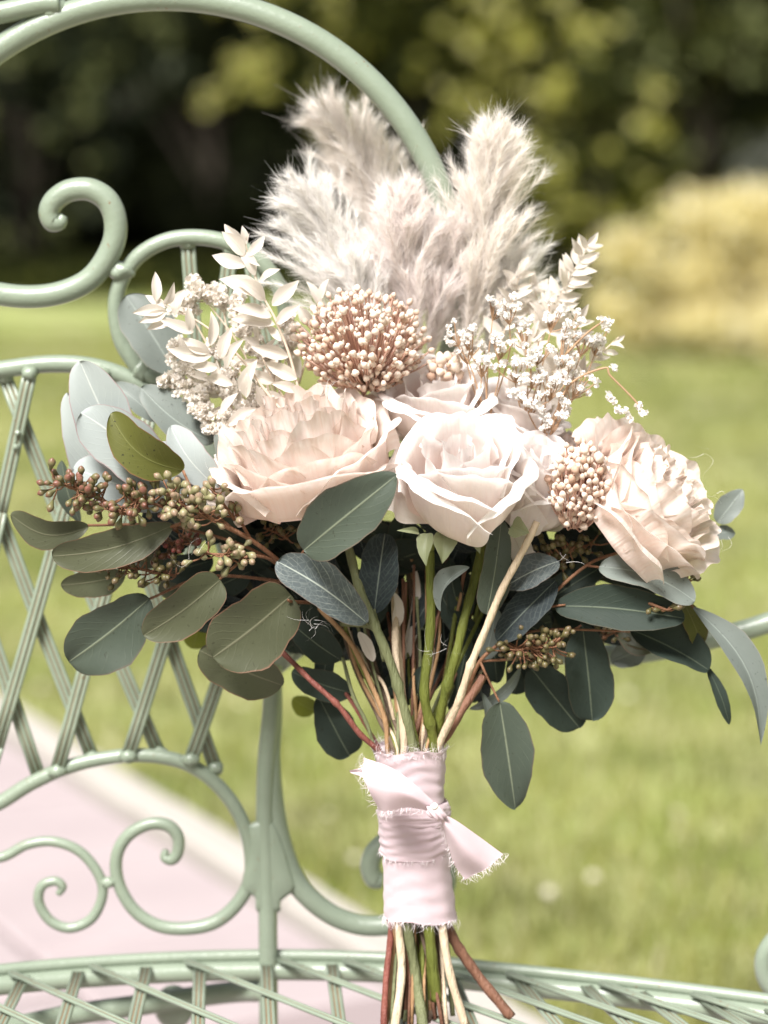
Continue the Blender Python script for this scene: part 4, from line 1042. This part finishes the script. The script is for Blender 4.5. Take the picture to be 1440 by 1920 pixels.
# ---- bleached leafy sprigs
Z = lambda x, y: (230 + x / 2.4, 400 + y / 2.4)
def leafy(stem_pts, leaves, yd, w=5, seed=1, wid=.39):
    g = random.Random(seed); m = pxm(yd)
    P = ppath([(x, y, yd) for x, y in stem_pts]); V, F, U = tube(P, [w / 2 * m, w * .22 * m], 7)
    root = part('bleached_leaf_sprig', V, F, S_PALE, BQ, U, True, P[0])
    for b, t in leaves:
        ln = math.hypot(t[0] - b[0], t[1] - b[1])
        leaf(root, b, t, ln * wid * g.uniform(.85, 1.15), WHITE_LEAF, yd - .001, yd + g.uniform(-.012, .006), (g.uniform(-.5, .5), g.uniform(-.2, .7)), pa=.8, pb=1.1, fold=.3, bow=g.uniform(.02, .10), hook=g.uniform(-.06, .06), twist=g.uniform(-.3, .3), nu=7, nv=13, seed=g.random() * 9)
A_l = [((150, 400), (145, 260)), ((185, 410), (232, 305)), ((200, 425), (100, 368)), ((195, 435), (42, 448)), ((200, 440), (70, 492)), ((235, 460), (282, 342)), ((230, 480), (112, 524)), ((320, 535), (165, 480)), ((310, 530), (292, 415)), ((395, 595), (397, 440)), ((390, 630), (265, 560)), ((400, 640), (200, 610)), ((430, 690), (310, 690)), ((440, 655), (492, 510)), ((465, 700), (552, 562)), ((500, 770), (365, 740)), ((525, 800), (608, 655)), ((555, 830), (562, 715)), ((470, 955), (605, 875)), ((440, 905), (525, 808))]
leafy([(555, 800), (505, 742), (450, 670), (390, 615), (330, 580), (292, 556)], [(Z(*a), Z(*b)) for a, b in A_l], -.095, 6, 1)
B_l = [((547, 135), (460, 48)), ((555, 140), (538, 55)), ((548, 190), (445, 82)), ((560, 195), (640, 100)), ((565, 235), (403, 190)), ((595, 280), (520, 165)), ((615, 310), (712, 252)), ((635, 385), (428, 300)), ((640, 390), (500, 295)), ((672, 415), (797, 300)), ((692, 495), (808, 408)), ((670, 465), (488, 430)), ((685, 500), (485, 475)), ((715, 575), (640, 500)), ((748, 645), (578, 600)), ((785, 745), (640, 670)), ((720, 545), (758, 512)), ((800, 800), (665, 765)), ((640, 880), (600, 770)), ((570, 220), (620, 240)), ((560, 130), (572, 90))]
leafy([(575, 800), (547, 680), (517, 600), (488, 545), (467, 483), (457, 440)], [(Z(*a), Z(*b)) for a, b in B_l], -.088, 6, 2)
def auto_leaves(stem_pts, n, ln, seed, spread=55):
    g = random.Random(seed); S = spline([(x, y, 0) for x, y in stem_pts], 10); out = []
    for q in range(n):
        i = int((.10 + .88 * q / (n - 1)) * (len(S) - 2)); d = nrm(S[i + 1] - S[i]); a = R(spread) * (1 if q % 2 else -1) * g.uniform(.6, 1.15)
        k = ln * (1.1 - .35 * q / n) * g.uniform(.85, 1.15)
        if q == n - 1: a = .2
        dx, dy = d[0] * math.cos(a) - d[1] * math.sin(a), d[0] * math.sin(a) + d[1] * math.cos(a)
        out.append(((S[i][0], S[i][1]), (S[i][0] + dx * k, S[i][1] + dy * k)))
    return out
for pts, n, ln, yd, sd in [([(1015, 640), (1040, 575), (1075, 510), (1108, 448)], 30, 50, -.03, 5), ([(960, 780), (985, 690), (1000, 620)], 15, 46, -.045, 13), ([(1050, 780), (1068, 690), (1080, 630)], 14, 44, -.05, 14), ([(1000, 800), (1030, 720), (1050, 660)], 14, 46, -.055, 15), ([(880, 760), (880, 690), (872, 630)], 12, 44, -.045, 16), ([(575, 830), (540, 760), (500, 690), (480, 630)], 12, 54, -.08, 11), ([(500, 830), (440, 770), (385, 700), (345, 650)], 14, 50, -.072, 12), ([(940, 640), (960, 570), (978, 500)], 13, 46, -.03, 6), ([(1060, 740), (1110, 680), (1160, 632)], 13, 36, -.06, 7), ([(560, 720), (590, 620), (605, 548)], 8, 60, -.05, 8), ([(1010, 650), (1010, 590), (1000, 530)], 11, 44, -.02, 9), ([(1020, 730), (1070, 640), (1090, 590)], 12, 42, -.045, 10)]:
    leafy(pts, auto_leaves(pts, n, ln, sd), yd, 4.5, sd)
for pts in ([(640, 560), (600, 535)],): pass

# ---- pampas plumes
def m_pampas(name, a, b):
    k = NT(name); c = k.mix(k.island_random(), a, b)
    k.l(c, k.b.inputs['Base Color']); k.rough(.7, .2); k.translucent(c, .35); return k.m
PW = m_pampas('pampas_white', (.95, .92, .89), (.98, .96, .94)); PC = m_pampas('pampas_cream', (.955, .89, .83), (.98, .95, .92)); PP = m_pampas('pampas_mauve', (.955, .88, .845), (.98, .94, .92))
def ribbons(P, w):
    """P: (n, k, 3) strands -> thin tapered strips"""
    n, k, _ = P.shape
    d = P[:, -1] - P[:, 0]; rv = rng.normal(size=(n, 3)); rv[:, 1] *= .4
    sd = np.cross(d, rv); sd /= (np.linalg.norm(sd, axis=1)[:, None] + 1e-12)
    tw = np.linspace(1, .15, k)[None, :, None] * w
    A = P - sd[:, None] * tw; B = P + sd[:, None] * tw
    V = np.stack([A, B], 2).reshape(-1, 3)
    base = (np.arange(n) * 2 * k)[:, None]
    q = np.arange(k - 1)
    f = np.stack([2 * q, 2 * q + 1, 2 * q + 3, 2 * q + 2], 1)
    F = (base[:, :, None] + f[None]).reshape(-1, 4)
    return V, F
def plume(spine, yd, half, n_br, br_len, hairs, hair_len, mat, seed, bias=0.0, open_=.45, droop=.25, hair_w=.00016):
    g = np.random.default_rng(seed); m = pxm(-.03)
    S = ppath([(x, y, yd + dy) for x, y, dy in spine], 14)
    V_all, F_all, off = [], [], 0
    v, f, _ = tube(S, [4.5 * m, 1.2 * m], 6); V_all.append(v); F_all.extend(f); off += len(v)
    hs = []
    for q in range(n_br):
        t = g.random() ** .9 * .97; i = int(t * (len(S) - 2)); c = S[i]; ax = nrm(S[i + 1] - S[i])
        an = g.uniform(0, 2 * math.pi); e1 = nrm(np.cross(ax, [0, 1, 0])); e2 = np.cross(ax, e1)
        rad = e1 * math.cos(an) + e2 * math.sin(an) * .8
        rad = rad - e1 * bias
        prof = math.sin(math.pi * min(1, .22 + t * .72)) ** .7
        Lb = br_len * m * g.uniform(.65, 1.15) * (.55 + .6 * prof) * (1 - .52 * t)
        o = open_ * g.uniform(.5, 1.3)
        d0 = nrm(ax + rad * o * .7); d1 = nrm(ax + rad * o * 1.7 + np.array([0, 0, -droop * g.uniform(0, 1.2)]))
        s = np.linspace(0, 1, 9)[:, None]
        B = c + d0 * Lb * s + (d1 - d0) * Lb * s * s * .5
        v, f = ribbons(B[None], .00028); V_all.append(v); F_all.extend((f + off).tolist()); off += len(v)
        k = g.random(hairs) ** .75
        ii = k * 8; i0 = np.minimum(ii.astype(int), 7); fr = (ii - i0)[:, None]
        base = B[i0] * (1 - fr) + B[i0 + 1] * fr
        tang = B[i0 + 1] - B[i0]; tang /= np.linalg.norm(tang, axis=1)[:, None]
        sp_ = g.normal(size=(hairs, 3)); sp_ -= tang * (sp_ * tang).sum(1)[:, None]; sp_ /= (np.linalg.norm(sp_, axis=1)[:, None] + 1e-9)
        hl = (hair_len * m * g.uniform(.45, 1.15, hairs) * np.where(g.random(hairs) < .05, 1.8, 1.0))[:, None]
        dd = tang + sp_ * g.uniform(.05, .46, hairs)[:, None]; dd /= np.linalg.norm(dd, axis=1)[:, None]
        cu = sp_ * .20 + g.normal(size=(hairs, 3)) * .12
        st = np.linspace(0, 1, 4)[None, :, None]
        hs.append(base[:, None] + dd[:, None] * hl[:, None] * st + cu[:, None] * hl[:, None] * st ** 2)
    P = np.concatenate(hs); v, f = ribbons(P, hair_w); V_all.append(v); F_all.extend((f + off).tolist())
    part('pampas_plume', np.concatenate(V_all), F_all, mat, BQ, None, False, S[0])
plume([(745, 700, 0), (705, 620, 0), (668, 550, .004), (626, 462, .006), (582, 365, .006)], -.028, 95, 100, 230, 330, 30, PW, 61, -.34, .48, .03)
plume([(725, 700, 0), (705, 640, 0), (685, 580, 0), (668, 530, 0)], -.045, 70, 50, 150, 260, 26, PW, 62, 0, .34, 0)
plume([(765, 680, 0), (745, 560, .0), (732, 470, .0), (712, 390, .0), (675, 300, .0), (625, 232, 0)], .048, 70, 120, 200, 360, 34, PC, 63, -.12, .44, .05)
plume([(785, 700, 0), (775, 630, .0), (766, 560, .0), (760, 480, .0), (755, 395, .0)], -.030, 80, 100, 190, 360, 32, PP, 64, 0, .42, .03)
plume([(868, 700, 0), (878, 620, .0), (890, 540, .0), (900, 465, .0), (914, 375, 0), (928, 285, 0)], -.020, 80, 150, 225, 360, 33, PC, 65, .08, .40, .06)
plume([(905, 700, 0), (922, 640, .0), (938, 580, .0), (948, 530, 0)], -.012, 60, 54, 200, 320, 30, PW, 66, .22, .38, .02)
plume([(800, 700, 0), (812, 630, .0), (824, 550, .0), (834, 465, 0)], -.022, 60, 76, 190, 340, 32, PP, 67, 0, .40, .03)
plume([(780, 420, 0), (795, 330, 0), (793, 280, 0), (790, 255, 0)], .03, 20, 12, 50, 120, 16, PC, 68, 0, .15, 0)

# ---- ribbon
def m_ribbon():
    k = NT('blush_chiffon'); uv = k.coord('UV')
    mp = k.n('ShaderNodeMapping'); mp.inputs['Scale'].default_value = (1, 1, 1); k.l(uv, mp.inputs[0])
    w1 = k.n('ShaderNodeTexWave', bands_direction='X'); w1.inputs['Scale'].default_value = 130; w1.inputs['Distortion'].default_value = .6; k.l(uv, w1.inputs[0])
    w2 = k.n('ShaderNodeTexWave', bands_direction='Y'); w2.inputs['Scale'].default_value = 130; w2.inputs['Distortion'].default_value = .6; k.l(uv, w2.inputs[0])
    wv = k.math('ADD', w1.outputs['Fac'], w2.outputs['Fac'])
    c = k.mix(k.noise(k.coord('Object'), 60, 3), (.70, .55, .59), (.78, .645, .675))
    c = k.mix(k.math('MULTIPLY', wv, .08), c, (.58, .42, .45))
    k.l(c, k.b.inputs['Base Color']); k.rough(.75, .2); k.b.inputs['Sheen Weight'].default_value = .3
    k.bump(wv, .25, .0004); k.translucent(c, .25); return k.m
RIB = m_ribbon(); THREAD = m_plain('frayed_thread', (.86, .78, .80), (.92, .87, .88), 100, .8, .3, 0)
def fold_noise(a, v, s=0):
    return math.sin(a * 2 + v * 17 + s) * .4 + math.sin(a * 3 - v * 31 + s * 2) * .3 + math.sin(a * 5 + v * 53 + s) * .2
def wrap_band(name, rows, grow, amp, seed, parent, z_amp=3.0, nv=34, na=72, depth=.80, yc=-.112, tuck=0.0):
    """rows: (photo row, left px, right px) of the bound stems; a closed cloth sleeve"""
    rows = np.array(rows, float); ys = np.linspace(rows[0, 0], rows[-1, 0], nv)
    lf = np.interp(ys, rows[:, 0], rows[:, 1]); rt = np.interp(ys, rows[:, 0], rows[:, 2]); m = pxm(yc)
    V = np.zeros((nv, na, 3)); U = np.zeros((nv, na, 2))
    for j in range(nv):
        v = j / (nv - 1); hw = (rt[j] - lf[j]) / 2 * m + grow
        for i in range(na):
            a = 2 * math.pi * i / (na - 1)
            edge = (1 if j in (0, nv - 1) else 0)
            yy = ys[j] + z_amp * (math.sin(a * 2 + seed) + .5 * math.sin(a * 5 + seed * 2))
            f = 1 + amp * .45 * math.sin(a * 9 + seed) + amp * fold_noise(a, v + tuck * math.cos(a), seed) + amp * .5 * math.sin((v * 6 + math.cos(a - 1)) * 6.28)
            c = at((lf[j] + rt[j]) / 2, yy, yc)
            V[j, i] = c + np.array([math.cos(a) * hw * f, -math.sin(a) * hw * depth * f, 0]); U[j, i] = (i / (na - 1) * .8, v * (ys[-1] - ys[0]) / 320)
    return part(name, V.reshape(-1, 3), grid_faces(na, nv), RIB, parent, U.reshape(-1, 2)), V
rib, Vlow = wrap_band('ribbon', [(1530, 714, 836), (1580, 716, 842), (1640, 717, 848), (1718, 718, 858)], 0, .020, .7, BQ)
_, Vup = wrap_band('ribbon_layer', [(1402, 700, 837), (1450, 712, 834), (1490, 716, 832), (1535, 716, 834)],   .0003, .022, 2.1, rib, 4)
_, Vmid = wrap_band('ribbon_layer', [(1508, 713, 836), (1545, 712, 838), (1600, 715, 842)], .0012, .028, 4.2, rib, 3, tuck=.05)
_, Vkn = wrap_band('ribbon_band', [(1500, 716, 834), (1518, 711, 840), (1540, 716, 836)], .0022, .03, 1.2, rib, 2, nv=16, tuck=.15)
def cloth(name, corners, parent, bend=0.0, nu=16, nv=20, ripple=.0012, seed=0.0):
    """corners: rows of (px, py, y) lists, smoothed both ways"""
    rows = [spline([at(*p) for p in r], max(1, (nu - 1) // (len(r) - 1))) for r in corners]
    k = min(len(r) for r in rows); rows = np.array([r[:k] for r in rows])
    cols = np.array([spline(rows[:, i], 6) for i in range(k)])      # (k, nv, 3)
    V = cols.transpose(1, 0, 2).copy(); nv_, nu_ = V.shape[:2]
    for j in range(nv_):
        for i in range(nu_):
            V[j, i, 1] += ripple * math.sin(i * .55 + seed + j * .25) * (j / nv_)
    U = np.stack(np.meshgrid(np.linspace(0, .4, nu_), np.linspace(0, .4, nv_)), -1).reshape(-1, 2)
    return part(name, V.reshape(-1, 3), grid_faces(nu_, nv_), RIB, parent, U), V
# left tail thrown up from the knot, right tail hanging out
_, TL = cloth('ribbon_tail', [[(812, 1502, -.158), (806, 1512, -.160), (800, 1520, -.158)], [(772, 1466, -.160), (768, 1492, -.168), (762, 1514, -.160)], [(732, 1438, -.152), (730, 1476, -.168), (726, 1522, -.158)], [(682, 1420, -.148), (683, 1462, -.160), (712, 1520, -.152)]], rib, seed=1)
_, TL2 = cloth('ribbon_tail', [[(700, 1425, -.140), (694, 1450, -.140), (690, 1472, -.142)], [(680, 1438, -.142), (678, 1448, -.142), (680, 1458, -.142)], [(654, 1444, -.142), (656, 1447, -.142), (660, 1450, -.142)]], rib, seed=2)
_, TR = cloth('ribbon_tail', [[(815, 1522, -.160), (822, 1530, -.163), (828, 1542, -.158)], [(850, 1535, -.156), (846, 1560, -.165), (840, 1585, -.155)], [(895, 1566, -.150), (880, 1596, -.162), (852, 1622, -.152)], [(944, 1603, -.146), (912, 1628, -.155), (872, 1650, -.150)]], rib, seed=3)
V, F = ico(3)
kc = at(818, 1524, -.164)
Vk = V * (1 + .13 * np.sin(V[:, :1] * 6 + V[:, 2:3] * 9)) * np.array([20, 12, 13]) * pxm(-.16)
ca, sa = math.cos(.5), math.sin(.5); Vk = np.stack([Vk[:, 0] * ca + Vk[:, 2] * sa, Vk[:, 1], -Vk[:, 0] * sa + Vk[:, 2] * ca], 1)
part('knot', Vk + kc, F, RIB, rib, V[:, :2] * .1 + .2)
PEARL = m_plain('pearl', (.78, .74, .68), (.82, .78, .73), 20, .18, 0, 0, spec=.7)
pc = at(815, 1512, -.182)
part('pearl_pin', V * 7.2 * pxm(-.17) + pc, F, PEARL, rib)
def fray(edges, name='fray', length=12, per=3, seed=1):
    g = np.random.default_rng(seed); S = []
    for P, out in edges:
        P = np.asarray(P); out = np.asarray(out, float); m = pxm(-.14)
        for i in range(len(P) - 1):
            for q in range(per):
                t = g.random(); b = P[i] * (1 - t) + P[i + 1] * t
                al = nrm(P[i + 1] - P[i]); o = nrm(out + g.normal(size=3) * .35)
                l_ = length * m * g.uniform(.35, 1.2); s = np.linspace(0, 1, 6)[:, None]
                curl = al * g.normal() * 1.0 + np.array([0, g.normal() * .5, 0])
                S.append(b - o * l_ * .2 + o * l_ * s + curl * l_ * np.sin(s * g.uniform(1.5, 4.5)) * .5)
    V, F = ribbons(np.array(S), .00022)
    o = part(name, V, F, THREAD, rib, smooth=False); o['kind'] = 'stuff'
dn, up_ = np.array([0, -.2, -1.0]), np.array([0, -.2, 1.0])
fray([(Vlow[-1, ::2], dn)], per=8, length=22, seed=1)
fray([(Vup[0, ::2], up_)], per=8, length=24, seed=2)
fray([(Vmid[-1, ::2], dn)], per=6, length=13, seed=3)
fray([(Vup[2, ::2], dn)], per=5, length=12, seed=7)
fray([(TL[-1], np.array([-1, -.1, -.2])), (TL[:, -1], np.array([-.3, -.2, -1]))], per=6, length=20, seed=4)
fray([(TR[:, -1], np.array([-.5, -.2, -1])), (TR[-1], np.array([.4, -.2, -.7]))], per=6, length=18, seed=5)

# ---- stray fibres of down caught on leaves and petals
def fibres():
    g = np.random.default_rng(12); S = []; m = pxm(-.13)
    for px, py, n, d in [(585, 1172, 12, -.142), (1325, 852, 3, -.10), (1345, 925, 3, -.10), (1350, 1010, 4, -.10), (805, 1225, 5, -.13), (405, 900, 6, -.12), (360, 1045, 5, -.145), (620, 735, 10, -.12), (840, 1215, 4, -.13), (1060, 1050, 3, -.13)]:
        for q in range(n):
            b = at(px + g.normal() * 6, py + g.normal() * 6, d); o = nrm(g.normal(size=3) * np.array([1, .4, 1])); l_ = m * g.uniform(18, 48); s = np.linspace(0, 1, 6)[:, None]
            c = np.cross(o, [0, 1, 0])
            S.append(b + o * l_ * s + c * l_ * .35 * np.sin(s * g.uniform(1.5, 4.0)))
    V, F = ribbons(np.array(S), .00012)
    o = part('stray_fibres', V, F, PW, BQ, smooth=False); o['kind'] = 'stuff'
fibres()
